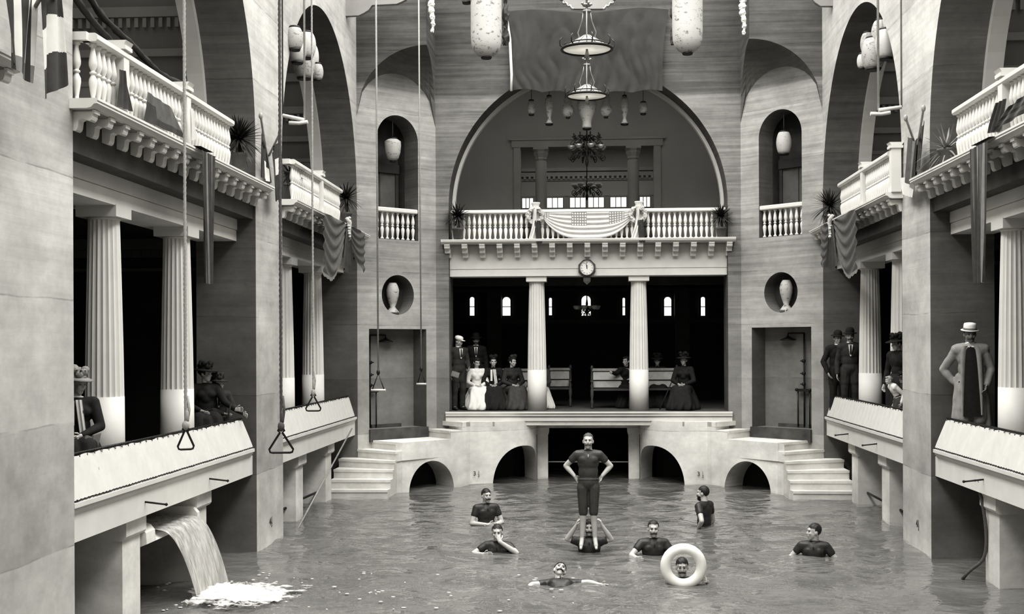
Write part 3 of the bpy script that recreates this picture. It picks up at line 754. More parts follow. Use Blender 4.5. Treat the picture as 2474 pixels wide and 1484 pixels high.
def foam(u, v):
    a = 2*PI*u; r = v*(1.0+.22*math.sin(3*a+1)+.14*math.sin(5*a)); x = r*.85*math.cos(a)+.40*v; y = r*.9*math.sin(a)
    h = .10*(1-v)**2.5+.06*noise.noise(Vector((x*6, y*6, 0)))*(1-v)+.035*noise.noise(Vector((x*17, y*17, 3)))
    return (x, y, .03+max(-.015, h))
m = MB(); m.grid(foam, 120, 30); tag(m.build('foam', M_foam, loc=c), 'white churning foam where the waterfall strikes the pool', 'foam', None, 'stuff')
m = MB()
for k in range(150):
    px = random.uniform(380, 1400); py = random.uniform(1385, 1480)
    if random.random() < (px-380)/1500: continue
    p = PZ(px, py, .0); r = random.uniform(.006, .022); m.ell((p.x, p.y, .012), (r*1.8, r*1.3, .006), 1)
tag(m.build('foam_flecks', M_fleck), 'scattered white foam flecks drifting on the near water', 'foam', None, 'stuff')
# ------------------------------------------------------------------ water
NX, NY = 128, 360
xs = np.linspace(-6.3, 6.3, NX); ys = np.linspace(-3.9, 31.4, NY)
XX, YY = np.meshgrid(xs, ys, indexing='ij'); ZZ = np.zeros_like(XX); rs = np.random.RandomState(5)
for k in range(40):
    lam = rs.uniform(.28, 1.5); a = rs.uniform(0, 2*PI); ph = rs.uniform(0, 2*PI)
    ZZ += lam*.0052*np.sin(2*PI/lam*(XX*np.cos(a)+YY*np.sin(a))+ph+.7*np.sin(XX*.9+k)+.7*np.cos(YY*.7+k))
me = bpy.data.meshes.new('pool_water')
vs = np.stack([XX, YY, ZZ*.6-.004], -1).reshape(-1, 3)
idx = np.arange(NX*NY).reshape(NX, NY); fc = np.stack([idx[:-1, :-1], idx[1:, :-1], idx[1:, 1:], idx[:-1, 1:]], -1).reshape(-1, 4)
me.from_pydata(vs.tolist(), [], fc.tolist()); me.polygons.foreach_set('use_smooth', [True]*len(me.polygons)); me.materials.append(M_water)
o = bpy.data.objects.new('pool_water', me); COL.objects.link(o); tag(o, 'grey rippling water filling the bathing pool', 'water', None, 'structure')
# ------------------------------------------------------------------ clock, showers
c = PY(1418, 648, YB+.10); t = thing('wall_clock', 'dark octagonal wall clock on the white beam above the middle opening', 'clock', c)
oct_ = [(.205*math.cos(PI/8+k*PI/4), .205*math.sin(PI/8+k*PI/4)) for k in range(8)]
m = MB(); m.extrude(oct_, 0, .10, lambda p, q: (p[0], q, p[1])); m.extrude([(x*.93, y*.93) for x, y in oct_], -.02, 0, lambda p, q: (p[0], q, p[1])); m.build('case', M_dark2, t)
m = MB(); m.extrude(arc(0, 0, .15, 0, 2*PI, 40)[:-1], -.03, -.015, lambda p, q: (p[0], q, p[1])); m.build('dial', M_paper, t)
m = MB(); m.torus((0, -.028, 0), .155, .012, (0, 1, 0), 40, 6); m.build('bezel', M_brass, t)
NUM = ['XII', 'I', 'II', 'III', 'IIII', 'V', 'VI', 'VII', 'VIII', 'IX', 'X', 'XI']
for k in range(12):
    a = PI/2-k*PI/6; me = textmesh(NUM[k], .036); me.transform(Matrix.Translation((0, 0, -.012)) @ Matrix.Rotation(PI/2, 4, 'X')); me.materials.clear(); me.materials.append(M_ink)
    o = bpy.data.objects.new('numeral', me); COL.objects.link(o); o.parent = t; o.location = (.122*math.cos(a), -.033, .122*math.sin(a))
for nm_, L, w, a in (('hour_hand', .07, .009, 92), ('minute_hand', .115, .006, 100)):
    m = MB(); m.box((-w, -.036, -.02), (w, -.033, L)); o = m.build(nm_, M_ink, t); o.rotation_euler = (0, -math.radians(a-90), 0)
m = MB(); m.extrude([(-.08, -.215), (.08, -.215), (.08, -.30), (0, -.37), (-.08, -.30)], .0, .09, lambda p, q: (p[0], q, p[1])); m.build('pendulum_box', M_dark2, t)
m = MB(); m.extrude([(-.055, -.235), (.055, -.235), (.055, -.295), (0, -.335), (-.055, -.295)], -.006, .0, lambda p, q: (p[0], q, p[1])); m.lathe([(.03, 0), (.03, .01)], (0, -.016, -.275), 14, axis=Vector((0, 1, 0))); m.build('pendulum_window', plain('dim_brass', .07, .5, .2, 9), t)
for s, nm in ((-1, 'left'), (1, 'right')):
    f = diag(s); rz = PI/4 if s < 0 else -PI/4; up = .60 if s < 0 else .76   # pipe stands near the side-wall end of the recess
    o0 = Vector(f(up, 1.29, .40)); t = thing('shower', 'dark iron shower with round rose in the %s corner recess' % nm, 'shower', o0, rz)
    q = -s                                                  # local x runs along the wall, away from the side wall
    m = MB(); m.tube([(0, 0, 0), (0, 0, 2.02)], .02, 8); m.tube([(0, 0, 2.02), (q*.42, -.0, 2.02), (q*.42, 0, 1.95)], .016, 8); m.build('pipe', M_iron, t)
    m = MB(); m.lathe([(.02, 1.96), (.05, 1.93), (.17, 1.885), (.175, 1.87), (.15, 1.865)], (q*.42, 0, 0), 20); m.build('shower_rose', M_iron, t)
    m = MB()
    for z in (1.42, 1.15, .92): m.lathe([(.035, -.03), (.035, .03)], (0, -.02, z), 10, axis=Vector((1, 0, 0))); m.tube([(0, -.02, z), (q*.07, -.05, z)], .012, 6)
    m.build('valve', M_iron, t)
    m = MB(); m.box((-.17, -.06, .76), (.17, .02, .82)); m.tube([(-.15, -.02, .78), (-.15, -.02, 0)], .016, 6); m.tube([(.15, -.02, .78), (.15, -.02, 0)], .016, 6); m.ell((-.17, -.05, .8), (.035, .035, .035), 2); m.ell((.17, -.05, .8), (.035, .035, .035), 2); m.build('mixing_stand', M_iron, t)
# ------------------------------------------------------------------ benches in the lower hall
def bench(xc, y, w, label):
    t = thing('bench', label, 'bench', (xc, y, ZP))
    m = MB(); m.box((-w/2, -.22, .42), (w/2, .22, .46)); m.build('seat', M_dark2, t)
    for z0, z1 in ((.48, .64), (.66, .86)):
        m = MB(); m.extrude([(.20, z0), (.23+.08*(z1-.48), z1), (.26+.08*(z1-.48), z1), (.23, z0)], -w/2+.03, w/2-.03, lambda p, q: (q, p[0], p[1])); m.build('back_plank', M_wood, t)
    m = MB(); m.box((-w/2, .22, .87), (w/2, .29, .93)); m.build('top_rail', M_wood, t)
    for sx in (-1, 1):
        m = MB(); P = [(.03, 0), (.035, .04), (.02, .08), (.04, .16), (.02, .22), (.04, .30), (.04, .42), (.025, .46), (.04, .52), (.02, .58), (.035, .64)]
        m.lathe(P, (sx*w/2, -.2, 0), 10); m.lathe(P+[(.03, .70), (.025, .90), (.04, .94), (.02, 1.0)], (sx*w/2, .24, 0), 10); m.box((sx*w/2-.03, -.24, .62), (sx*w/2+.03, .24, .66)); m.build('arm_frame', M_dark2, t)
bench(PY(1352, 950, 29.9).x, 29.9, .52, 'short wooden bench with turned posts just right of the left column')
bench(PY(1495, 950, 29.0).x, 29.0, 1.25, 'pale plank-backed bench beside the right column, below the clock')
bench(PY(1600, 950, 29.2).x, 29.2, .72, 'plank bench between the two women in black at the right')
bench(PY(1190, 950, 29.0).x, 29.0, 1.7, 'long wooden bench under the seated women at the left of the back platform')
# ------------------------------------------------------------------ ropes with handles and trapezes
ZT = 13.0
def ringrope(px, py0, Y, w, hgt, rr, rot, label, mat, knot=True):
    p = PY(px, py0, Y)                      # bottom of the handle
    t = thing('hanging_ring', label, 'trapeze', p, rot, 'hanging ropes with handles')
    m = MB(); zt = hgt*1.12
    m.tube([(0, 0, zt), (-.02, 0, zt*.96), (-.03, 0, zt*.88), (-.012, 0, zt*.80), (-w/2, 0, .03), (-w/2+.01, 0, .005), (-w/2+.03, 0, 0), (w/2-.03, 0, 0), (w/2-.01, 0, .005), (w/2, 0, .03), (.012, 0, zt*.80), (.03, 0, zt*.88), (.02, 0, zt*.96), (0, 0, zt)], .0105, 8); m.build('triangular_handle', M_iron, t)
    m = MB(); n = 3
    top = ZT-p.z
    for k in range(n):
        pts = []; N = int((top-zt)/.05)
        for i in range(N+1):
            z = zt*.97+(top-zt*.97)*i/N; a = z*2*PI/.16+k*2*PI/n; pts.append((rr*.5*math.cos(a), rr*.5*math.sin(a), z))
        m.tube(pts, rr*.62, 6)
    m.build('rope', mat, t)
    if knot:
        m = MB(); m.ell((0, 0, zt*1.05), (rr*2.2, rr*2.0, .05), 2); m.ell((rr*.6, 0, zt*1.05+.09), (rr*1.5, rr*1.4, .07), 2); m.tube([(rr, 0, zt+.05), (rr*2, 0, zt+.16), (rr*1.2, 0, zt+.30)], rr*.8, 6); m.build('knot', mat, t)
ringrope(449, 1086, 11.9, .155, .20, .017, .5, 'twisted rope with small iron triangle handle, leftmost over the canvas screen', M_rope)
ringrope(679.5, 1094, 11.5, .225, .21, .015, .1, 'twisted rope with large iron triangle handle in front of the left pier', M_ropeD)
ringrope(757, 993, 15.6, .19, .20, .013, .1, 'rope with iron triangle handle in front of the far left canvas screen', M_rope)
def trapeze(px, py, Y, w, label, dpx=0):
    p = PY(px, py, Y); t = thing('trapeze', label, 'trapeze', p, 0, 'hanging ropes with handles')
    m = MB(); m.tube([(-w/2, 0, 0), (w/2, 0, 0)], .02, 10); m.build('wooden_bar', M_clothW, t)
    m = MB(); m.tube([(-w/2+.02, 0, 0), (0, 0, .27), (w/2-.02, 0, 0)], .011, 6); m.ell((0, 0, .29), (.03, .03, .05), 2); m.build('bridle', M_iron, t)
    m = MB(); m.tube([(0, 0, .28), (dpx, 0, ZT-p.z)], .0145, 8); m.build('rope', M_rope, t)
trapeze(914, 943, 20, .24, 'small trapeze on a long straight rope before the left shower recess', -.02)
trapeze(1018, 928, 24, .19, 'small trapeze on a thin rope beside the left edge of the lower hall', -.03)
for (xa, ya), (xb, yb), (xt, s), lb in (((683, 279), (736, 290), (735, -1), 'pale wooden trapeze bar high in front of the far left arch'), ((2122, 266), (2178, 259), (2121, 1), 'pale wooden trapeze bar high in front of the far right arch')):
    Y = 14.2; A, B = PY(xa, ya, Y), PY(xb, yb, Y-.5*(1 if s < 0 else -1)*0); t = thing('trapeze', lb, 'trapeze', A)
    m = MB(); m.tube([(0, 0, 0), B-A], .022, 10); m.build('wooden_bar', M_clothW, t)
    m = MB(); q = (B-A) if s < 0 else Vector((0, 0, 0)); m.tube([q, q+Vector((0, 0, ZT-A.z))], .014, 6); m.build('rope', M_ropeL, t)
    q = Vector((0, 0, 0)) if s < 0 else (B-A); m = MB(); m.tube([q, q+Vector((0, 0, ZT-A.z))], .010, 6); m.build('rope', M_ropeD if s < 0 else M_wall, t)
    m = MB(); e = (B-A)*(.78 if s < 0 else .1); m.tube([e+Vector((-.12, -.03, -.05)), e+Vector((0, -.03, -.055)), e+Vector((.10, -.03, -.04))], .022, 7); m.build('bar_wrapping', M_clothW, t)
# ------------------------------------------------------------------ cloth
def sheet(name, fn, nu, nv, mats, label=None, cat=None, parent=None, matfn=None, loc=None, group=None):
    m = MB(); m.grid(fn, nu, nv, matfn); o = m.build(name, mats, parent, loc, recalc=False)
    if label: tag(o, label, cat, group)
    return o
# gauze banner above the arch
A, B, C, D = PY(1220, 30, YB-.08), PY(1615, 24, YB-.08), PY(1600, 222, YB-.08), PY(1240, 220, YB-.08)
def bann(u, v):
    top = A.lerp(B, u); bot = D.lerp(C, u); p = top.lerp(bot, v)
    p.z += .05*math.sin(PI*u*3)*(1-v)**6-.12*v**3*math.sin(PI*u)*.6+.05*v*abs(math.sin(u*PI*5))*v**4
    fold = .022*math.sin(u*55+5*noise.noise(Vector((u*3, v*2, 0))))*(.25+v)+.05*math.sin(v*9+u*2)*math.sin(PI*u)*.4+.03*noise.noise(Vector((u*14, v*3, 1)))
    e = abs(u-.5)*2
    p.x += (.05*math.sin(v*PI))*(1 if u < .5 else -1)*e**3
    p.y = YB-.10-abs(fold)-.05*v
    return p
o = sheet('banner', bann, 150, 60, [M_net], 'large dark gauze banner hung on the wall above the great arch', 'banner')
m = MB(); pts = [PY(x, y, YB-.16) for x, y in ((1217, 28), (1226, 55), (1232, 95), (1234, 140), (1236, 180), (1235, 220))]
m.tube(pts, .032, 7); tag(m.build('white_cord', M_clothW), 'thick white cord hanging down the left edge of the gauze banner', 'cord')
# striped bunting of three flags on the back balustrade
def usa(u, v):
    # u across the bunting (three flags), v downwards
    f = u/.42-.762; k = f-math.floor(f)
    if k < .40 and v < .52:
        a, b = (k/.40*6) % 1, (v/.52*5) % 1
        return 2 if ((a-.5)**2+(b-.5)**2) < .09 else 1
    return 1 if int(v*11) % 2 == 0 and False else (0 if int(v*11+.5) % 2 == 0 else 3)
pa, pb = PY(1312, 514, YB-.13), PY(1528, 511, YB-.13)
def bunt(u, v):
    p = pa.lerp(pb, u); k = 1-abs(2*u-1)**3.2
    drop = (.13+.46*k)*v; p.z -= drop; p.y -= .012*math.sin(u*38)*v+.03*v*math.sin(u*PI); return p
sheet('flag_bunting', bunt, 176, 66, [M_clothW, plain('flag_canton', .20, .9, .1, 9), M_clothW, M_stripe], 'scalloped bunting of starred and striped flags draped over the middle of the back balustrade', 'bunting', matfn=usa)
def wreath(px, py, Y, R, lb):
    c = PY(px, py, Y); t = thing('wreath', lb, 'wreath', c); m = MB(); m.torus((0, 0, 0), R, R*.34, (0, 1, 0), 26, 8)
    for v in m.bm.verts: v.co += Vector([random.uniform(-1, 1)*.018 for _ in range(3)])
    m.build('leafy_ring', plain('pale_wreath_leaves', .38, .8, .45, 30), t, smooth=False)
    m = MB(); m.grid(lambda u, v: Vector((.055*(u-.5)*(1+.6*v)-.10*v*v+.008*math.sin(u*15), -.08-.015*math.sin(u*9+v*7), .14-.66*v)), 12, 16); m.build('ribbon', M_clothW, t)
    m = MB(); m.grid(lambda u, v: Vector((.05+.13*(u-.5)+.04*v, -.07-.015*math.sin(u*14), -.12-.50*v)), 10, 12); m.build('dark_ribbon', M_cloth, t)
wreath(1293, 521, YB-.18, .155, 'round pale wreath with ribbons on the left pedestal of the back balustrade')
wreath(1541, 519, YB-.18, .155, 'round pale wreath with ribbons on the right pedestal of the back balustrade')
# swags at the ends of the far balconies
for s, K, lb in ((-1, ((778, 513), (832, 540), (877, 563), 640, 655, 640), 'fringed dark swag tied with a pale cord at the end of the far left balcony'), (1, ((2073, 502), (2018, 533), (1988, 545), 605, 612, 632), 'fringed dark swag tied with a pale cord at the end of the far right balcony')):
    xp = s*4.57; P0, P1, P2 = PX(*K[0], xp), PX(*K[1], xp), PX(*K[2], xp); t = thing('swag', lb, 'drapery', P1); o0 = P1.copy()
    def sw(Pa, Pb, L0, L1, sag, ph):
        def fn(u, v):
            top = Pa.lerp(Pb, u); L = L0+(L1-L0)*u
            p = top-Vector((0, 0, L*v))-Vector((0, 0, sag*math.sin(PI*min(1, u*1.0))*v*.6))
            p.x -= s*(.03+.016*math.sin(v*30-7*math.sin(PI*u*.9)+ph)); p.y += .012*math.sin(v*30-7*math.sin(PI*u*.9)+ph+1); return p-o0
        return fn
    sheet('front_fall', sw(P0, P1, 1.02, .28, .62, 0), 30, 40, [M_cloth2], parent=t)
    sheet('back_fall', sw(P1, P2, .30, .82, .10, 2), 24, 30, [M_cloth2], parent=t)
    sheet('tail', lambda u, v: Vector((-s*(.06+.03*math.sin(u*20)), (u-.5)*(.25+.75*v), -.1-.85*v*(1-.25*abs(u-.4)))), 20, 16, [M_cloth], parent=t)
    m = MB(); m.tube([(-s*.05, -.05, .1), (-s*.10, .0, .02), (-s*.09, .04, -.12), (-s*.10, .02, -.3)], [.03, .042, .03, .022], 8)
    for k in range(9): m.ell((-s*.09+random.uniform(-.02, .02), random.uniform(-.03, .05), .10-.05*k), (.035, .035, .03), 2)
    m.build('pale_cord', plain('cream_cord', .45, .9, .2, 30), t)
    m = MB(); pts_ = []
    for k in range(24):
        u = k/23; q = sw(P0, P1, 1.02, .28, .62, 0)(u, 1.0) if k < 24 else sw(P1, P2, .30, .82, .10, 2)((k-24)/15, 1.0)
        pts_.append(q)
    m.grid(lambda u, v: pts_[round(u*23)]+Vector((0, 0, -v*(.05+.02*(round(u*23) % 2)))), 23, 1); m.build('fringe', M_cloth3, t, recalc=False)
# long narrow drapes falling from the near balconies
def drape(s, x0, x1, ytop0, ytop1, ybot, lb):
    xp = s*4.575; a, b = PX(x0, ytop0, xp), PX(x1, ytop1, xp); zb = PX((x0+x1)/2, ybot, xp).z; t = thing('long_drape', lb, 'drapery', a)
    def fn(u, v):
        p = a.lerp(b, u); p.y = a.y+(b.y-a.y)*(u*(1-.45*v)+.22*v); p.z = p.z+(zb-p.z)*v; p.x = xp-s*(.02+.018*math.sin(u*27+2*v)*(.4+.6*v)); p.y += .02*math.sin(u*16+v*4)*v; return p-a
    sheet('cloth', fn, 66, 34, [M_cloth, M_cloth3, M_cloth2], parent=t, matfn=lambda u, v: (0, 2, 0, 0, 1, 0, 2, 0, 1, 0, 0)[int(u*10.99)])
    sheet('top_fold', lambda u, v: (a.lerp(b, u)+Vector((s*.30*v-s*.01, 0, .045+.02*v))-a), 10, 6, [M_cloth], parent=t)
drape(-1, 483, 515, 362, 378, 686, 'long dark striped drape hanging from the near left balcony')
drape(1, 2347, 2392, 362, 340, 684, 'long striped drape hanging from the near right balcony')
# cloths thrown over the near balustrades
xl = -4.72
def over(px0, py0, px1, py1, px2, py2, px3, py3, xp, mats, lb, fold=.03, mf=None, nm='draped_cloth'):
    q = [PX(px0, py0, xp), PX(px1, py1, xp), PX(px2, py2, xp), PX(px3, py3, xp)]; s = 1 if xp > 0 else -1
    def fn(u, v):
        p = q[0].lerp(q[1], u).lerp(q[3].lerp(q[2], u), v); p.x -= s*(.03+.4*fold*math.sin(u*17+v*3)); return p-q[0]
    return sheet(nm, fn, 30, 24, mats, lb, 'drapery', matfn=mf, loc=q[0])
over(281, 168, 297, 172, 312, 270, 275, 256, xl, [M_cloth], 'dark cloth tied round the pedestal of the near left balustrade')
over(350, 222, 410, 262, 440, 335, 340, 290, -4.68, [M_cloth2, M_cloth], 'large grey and dark flag spread over the near left balustrade', .02, lambda u, v: 1 if v > .75 or (u < .3 and v > .35) else 0, 'draped_flag')
over(453, 258, 463, 270, 468, 335, 456, 340, -4.66, [M_clothW], 'small white pennant hanging on the near left balustrade behind the rope')
over(2412, 250, 2436, 238, 2425, 318, 2392, 322, 4.72, [M_cloth], 'dark cloth tied round the pedestal of the near right balustrade')
over(2440, 262, 2500, 214, 2500, 262, 2405, 318, 4.66, [M_cloth, M_cloth2], 'broad dark striped cloth gathered along the near right balustrade', .03, lambda u, v: int(v*5) % 2)
# flags on the piers
def flagpole(pts, xp, label, r=.02):
    pass
def hung_flag(s, base, tip, fpx, xp, mats, mf, lb, fold=.02, nu=26):
    a, b = PX(*base, xp), PX(*tip, xp-s*.35); t = thing('flag', lb, 'flag', a)
    m = MB(); m.tube([(0, 0, 0), b-a], .017, 7); m.ell(b-a, (.03, .03, .05), 2); m.build('pole', M_wood, t)
    q = [PX(x, y, xp-s*.18) for x, y in fpx]
    def fn(u, v):
        p = q[0].lerp(q[1], u).lerp(q[3].lerp(q[2], u), v); p.x -= s*(fold*math.sin(u*13+v*1.5)); p.y += .03*math.sin(u*9+1); return p-a
    sheet('cloth', fn, nu, 90, mats, parent=t, matfn=mf)
FM = [M_cloth, M_clothW, M_cloth2, M_cloth3]
hung_flag(-1, (654, 440), (630, 280), ((631, 300), (645, 372), (650, 440), (628, 425)), -4.9, FM, lambda u, v: 1 if (u > .45 and v > .55) else 0, 'dark and white flag on the left of two crossed poles, left pier')
hung_flag(-1, (650, 376), (676, 322), ((656, 368), (677, 330), (684, 478), (664, 488)), -4.9, FM, lambda u, v: 1 if (.25 < v < .55 and .25 < u < .7 and (abs(v-.4) < .06 or abs(u-.48) < .12)) else 0, 'dark flag with a white cross on the right of two crossed poles, left pier')
hung_flag(1, (2215, 360), (2188, 285), ((2196, 330), (2216, 345), (2212, 466), (2190, 440)), 4.9, FM, lambda u, v: (2, 0, 3, 2)[int(u*3.99)], 'grey striped flag on the left of two poles, right pier')
hung_flag(1, (2206, 425), (2231, 262), ((2214, 345), (2233, 290), (2226, 400), (2206, 430)), 4.9, FM, lambda u, v: (0, 0, 2, 0)[int(u*3.99)], 'dark flag on the right of two poles, right pier')
over(2180, 430, 2215, 425, 2210, 478, 2186, 470, 4.80, [M_clothW], 'small white cloth gathered under the flags on the right pier', .02)
# big flags on the nearest left pier
hung_flag(-1, (60, 60), (112, -30), ((10, -10), (92, -10), (75, 205), (22, 150)), -4.55, FM, lambda u, v: 0 if int(u*7.99) % 2 == 0 else (1 if v < .8 else 3), 'large striped flag hanging in folds on the nearest left pier', .025, 40)
hung_flag(-1, (108, 40), (150, -40), ((95, -10), (148, -12), (162, 205), (100, 238)), -4.45, FM, lambda u, v: 1 if .27 < v-.06*(1-u)+.10*math.sin(u*3) < .66 else 0, 'large dark flag with a broad white band on the nearest left pier', .02, 30)
# white fringed garlands at the corners of the squinches
for px, y1, lb in ((1044, 78, 'white fringed garland hanging at the left corner of the back wall'), (1796, 84, 'white fringed garland hanging at the right corner of the back wall')):
    p = PY(px, y1, 26.0); m = MB(); pts = [(.02*math.sin(k*.17), 0, k*.02) for k in range(78)]; m.tube(pts, [.022+.045*min(1, k/27)+.012*math.sin(k*.9) for k in range(78)], 12)
    for v in m.bm.verts: v.co += Vector([random.uniform(-1, 1)*.011 for _ in range(3)])
    tag(m.build('garland', M_clothW, loc=p, smooth=False), lb, 'garland')
for k, (pts, lb) in enumerate(((((150, -60), (215, 40), (300, 130), (380, 190), (440, 212)), 'dark evergreen garland, lower of two looped across the near left arch'), (((190, -60), (240, 30), (320, 110), (390, 180), (446, 205)), 'dark evergreen garland, upper of two looped across the near left arch'))):
    P = [PX(x, y, -5.5) for x, y in pts]; Q = []
    for i in range(len(P)-1):
        for j in range(8):
            t_ = j/8; p0, p1, p2, p3 = P[max(i-1, 0)], P[i], P[i+1], P[min(i+2, len(P)-1)]
            Q.append(.5*((2*p1)+(p2-p0)*t_+(2*p0-5*p1+4*p2-p3)*t_*t_+(3*p1-p0-3*p2+p3)*t_**3))
    Q.append(P[-1]); m = MB(); m.tube([q-Q[0] for q in Q], .038, 9)
    for v in m.bm.verts: v.co += Vector([random.uniform(-1, 1)*.010 for _ in range(3)])
    tag(m.build('evergreen_garland', M_leaf, loc=Q[0], smooth=True), lb, 'garland')
# ------------------------------------------------------------------ plants
def yucca(px, py, Y, hgt, R, label, pot=True, dry=False, n=110, xp=None, up=.0, potr=.15):
    c = PX(px, py, xp) if xp else PY(px, py, Y)
    t = thing('potted_yucca' if pot else 'yucca', label, 'plant', c)
    m = MB(); m.tube([(0, 0, 0), (.02, 0, hgt*.5), (0, 0, hgt)], [.035, .03, .03], 8); m.build('stem', M_leaf, t)
    m = MB()
    for k in range(n):
        a = k*2.39996; el = math.asin(max(-.45, min(.98, -.35+1.35*(k+.5)/n+up))); d = (math.cos(a)*math.cos(el), math.sin(a)*math.cos(el), math.sin(el))
        m.blade((0, 0, hgt), d, R*random.uniform(.82, 1.08), .024, .12 if el > 0 else .35)
    m.build('leaves', M_leaf2 if dry else M_leaf, t, smooth=False)
    if pot:
        m = MB(); m.lathe([(potr*.7, 0), (potr*.95, potr*1.5), (potr*1.05, potr*1.5), (potr*1.05, potr*1.8), (potr*.9, potr*1.8), (potr*.88, potr*1.6)], seg=18); m.build('pot', M_pot, t)
    m = MB()
    for k in range(9):
        a = k*.7; m.blade((0, 0, hgt*.85), (math.cos(a), math.sin(a), -.5), R*.9, .012, .5)
    m.build('drooping_leaves', M_leaf2 if dry else M_leaf, t, smooth=False)
yucca(1106, 577, YB-.12, .50, .40, 'spiky potted yucca at the left end of the back balustrade', potr=.13)
yucca(1742, 573, YB-.12, .46, .34, 'spiky potted yucca at the right end of the back balustrade', potr=.12)
yucca(577, 408, 0, .42, .40, 'large spiky yucca at the end of the near left balcony', xp=-4.86, n=170, potr=.12)
yucca(836, 540, 0, .50, .42, 'spiky yucca at the end of the far left balcony', xp=-4.8, potr=.12)
yucca(2005, 545, 0, .38, .44, 'spiky yucca at the end of the far right balcony', xp=4.72, potr=.12)
yucca(2287, 398, 0, .22, .44, 'sparse pale yucca at the end of the near right balcony', xp=4.86, n=26, dry=True, potr=.12)
yucca(702, 442, 0, .14, .34, 'small yucca half hidden behind the left pier', xp=-4.95, n=40, potr=.1)
c = PX(2163, 402, 4.85); m = MB()
for k in range(26):
    a = -.9+1.8*k/25; m.blade((0, 0, 0), (.25*math.sin(k), math.sin(a)*.7, math.cos(a)), .30, .012, .25)
tag(m.build('fan_plant', M_leaf2, loc=c, smooth=False), 'fan of thin pale leaves on the far right balustrade pedestal beside the pier', 'plant')
m = MB()
for k in range(14):
    m.blade((0, k*.12, 0), (random.uniform(-.2, .2), random.uniform(-.3, .3), 1), .22, .03, .1)
tag(m.build('fern_row', M_leaf, loc=PX(700, 412, -5.05), smooth=False), 'row of dark leaves on top of the far left balustrade', 'plant')
# ------------------------------------------------------------------ paper lanterns
def lantern(prof, c, label, mat, sc=1, group=None, seg=22, caps=True, name='paper_lantern', cord=0):
    t = thing(name, label, 'lantern', c, random.uniform(0, 2), group)
    m = MB(); m.lathe([(r*sc, z*sc) for r, z in prof], seg=seg, flute=None); m.build('paper_body', mat, t, smooth=True)
    if caps:
        m = MB(); r, z = prof[0]; m.lathe([(r*sc*.9, z*sc-.035), (r*sc*1.05, z*sc)], seg=14); m.build('bottom_ring', M_iron, t)
        r, z = prof[-1]; m = MB(); m.lathe([(r*sc*1.05, z*sc), (r*sc*.9, z*sc+.03)], seg=14); m.build('top_ring', M_iron, t)
    if cord: m = MB(); m.tube([(0, 0, prof[-1][1]*sc), (0, 0, prof[-1][1]*sc+cord)], .008, 5); m.build('cord', M_ropeD, t)
    return t
def barrel(r, L, n=10): return [(r*(.42+.58*math.sin(PI*(.06+.88*k/n))**.5) , L*(k/n)) for k in range(n+1)]
def longl(r, L): return [(r*.35, 0), (r*.62, .05), (r*.85, .13), (r*.97, .25), (r, .45), (r, L-.45), (r*.97, L-.25), (r*.8, L-.1), (r*.4, L)]
VASE = [(.16, 0), (.10, .04), (.075, .12), (.10, .24), (.16, .40), (.18, .50), (.15, .60), (.12, .66)]
lantern(longl(.30, 1.9), PY(1175, 138, 23.8), 'tall white cylindrical paper lantern hanging left of the gauze banner', M_lan)
lantern(longl(.29, 1.9), PY(1661, 128, 23.8), 'tall white cylindrical paper lantern hanging right of the gauze banner', M_lan)
lantern(barrel(.14, .5), PY(1128, 5, 24), 'dark paper lantern base at the top edge, left of the tall white one', M_lan2)
for px, y0, lb in ((1222, 110, 'dark leafy rope hanging beside the left tall white lantern'), (1627, 108, 'dark leafy rope hanging beside the right tall white lantern')):
    p = PY(px, y0, 24.6); m = MB(); m.tube([(0, 0, k*.08) for k in range(20)], [.05+.02*math.sin(k) for k in range(20)], 7)
    for v in m.bm.verts: v.co += Vector([random.uniform(-1, 1)*.025 for _ in range(3)])
    tag(m.build('evergreen_garland', M_leaf, loc=p, smooth=False), lb, 'garland')
YR = YB+.55
def at_row(px, py): return PY(px, py, YR)
def fishprof(L, r): return [(r*.95, 0), (r*.55, L*.10), (r*.35, L*.2), (r*.6, L*.34), (r*.95, L*.55), (r, L*.72), (r*.92, L*.88), (r*.6, L)]
G = 'lanterns hung in a row under the great arch'
lantern(barrel(.095, .30), at_row(1284, 276), 'small round mottled lantern, leftmost of the row under the arch', M_lan2, group=G, cord=.4)
lantern(fishprof(.62, .095), at_row(1327, 299), 'slim fish-shaped lantern left of the row centre under the arch', M_lan, group=G, cord=.2)
lantern([(.05, 0), (.10, .03), (.14, .12), (.13, .22), (.085, .30), (.10, .40), (.07, .48)], at_row(1372, 283), 'gourd lantern just left of the big vase lantern under the arch', M_lan, group=G, cord=.2)
lantern([(.10, 0), (.11, .03), (.10, .12), (.12, .20), (.19, .36), (.225, .52), (.22, .66), (.17, .72), (.13, .76)], at_row(1418, 310), 'big vase-shaped lantern at the middle of the row under the arch', M_lan, group=G, cord=.3)
lantern([(.05, 0), (.10, .03), (.14, .12), (.13, .22), (.085, .30), (.10, .40), (.07, .48)], at_row(1464, 282), 'gourd lantern just right of the big vase lantern under the arch', M_lan, group=G, cord=.2)
lantern(fishprof(.62, .095), at_row(1509, 299), 'slim fish-shaped lantern right of the row centre under the arch', M_lan, group=G, cord=.2)
lantern(barrel(.10, .24), at_row(1554, 274), 'small flat round lantern, rightmost of the row under the arch', M_lan2, group=G, cord=.4)
for s, px, py, lb, mt, pr in ((-1, 949, 388, 'round painted lantern in the left arched corner niche', M_lan, [(.07, 0), (.13, .05), (.17, .18), (.185, .32), (.18, .42), (.11, .47)]), (1, 1894, 371, 'plain barrel lantern in the right arched corner niche', M_lan3, barrel(.165, .46))):
    x, y, z = ray(px, py); cn = s*XW*R2*s-26.15*R2 if False else None
    p = PY(px, py, 27.0+.1); lantern(pr, p, lb, mt, cord=.8)
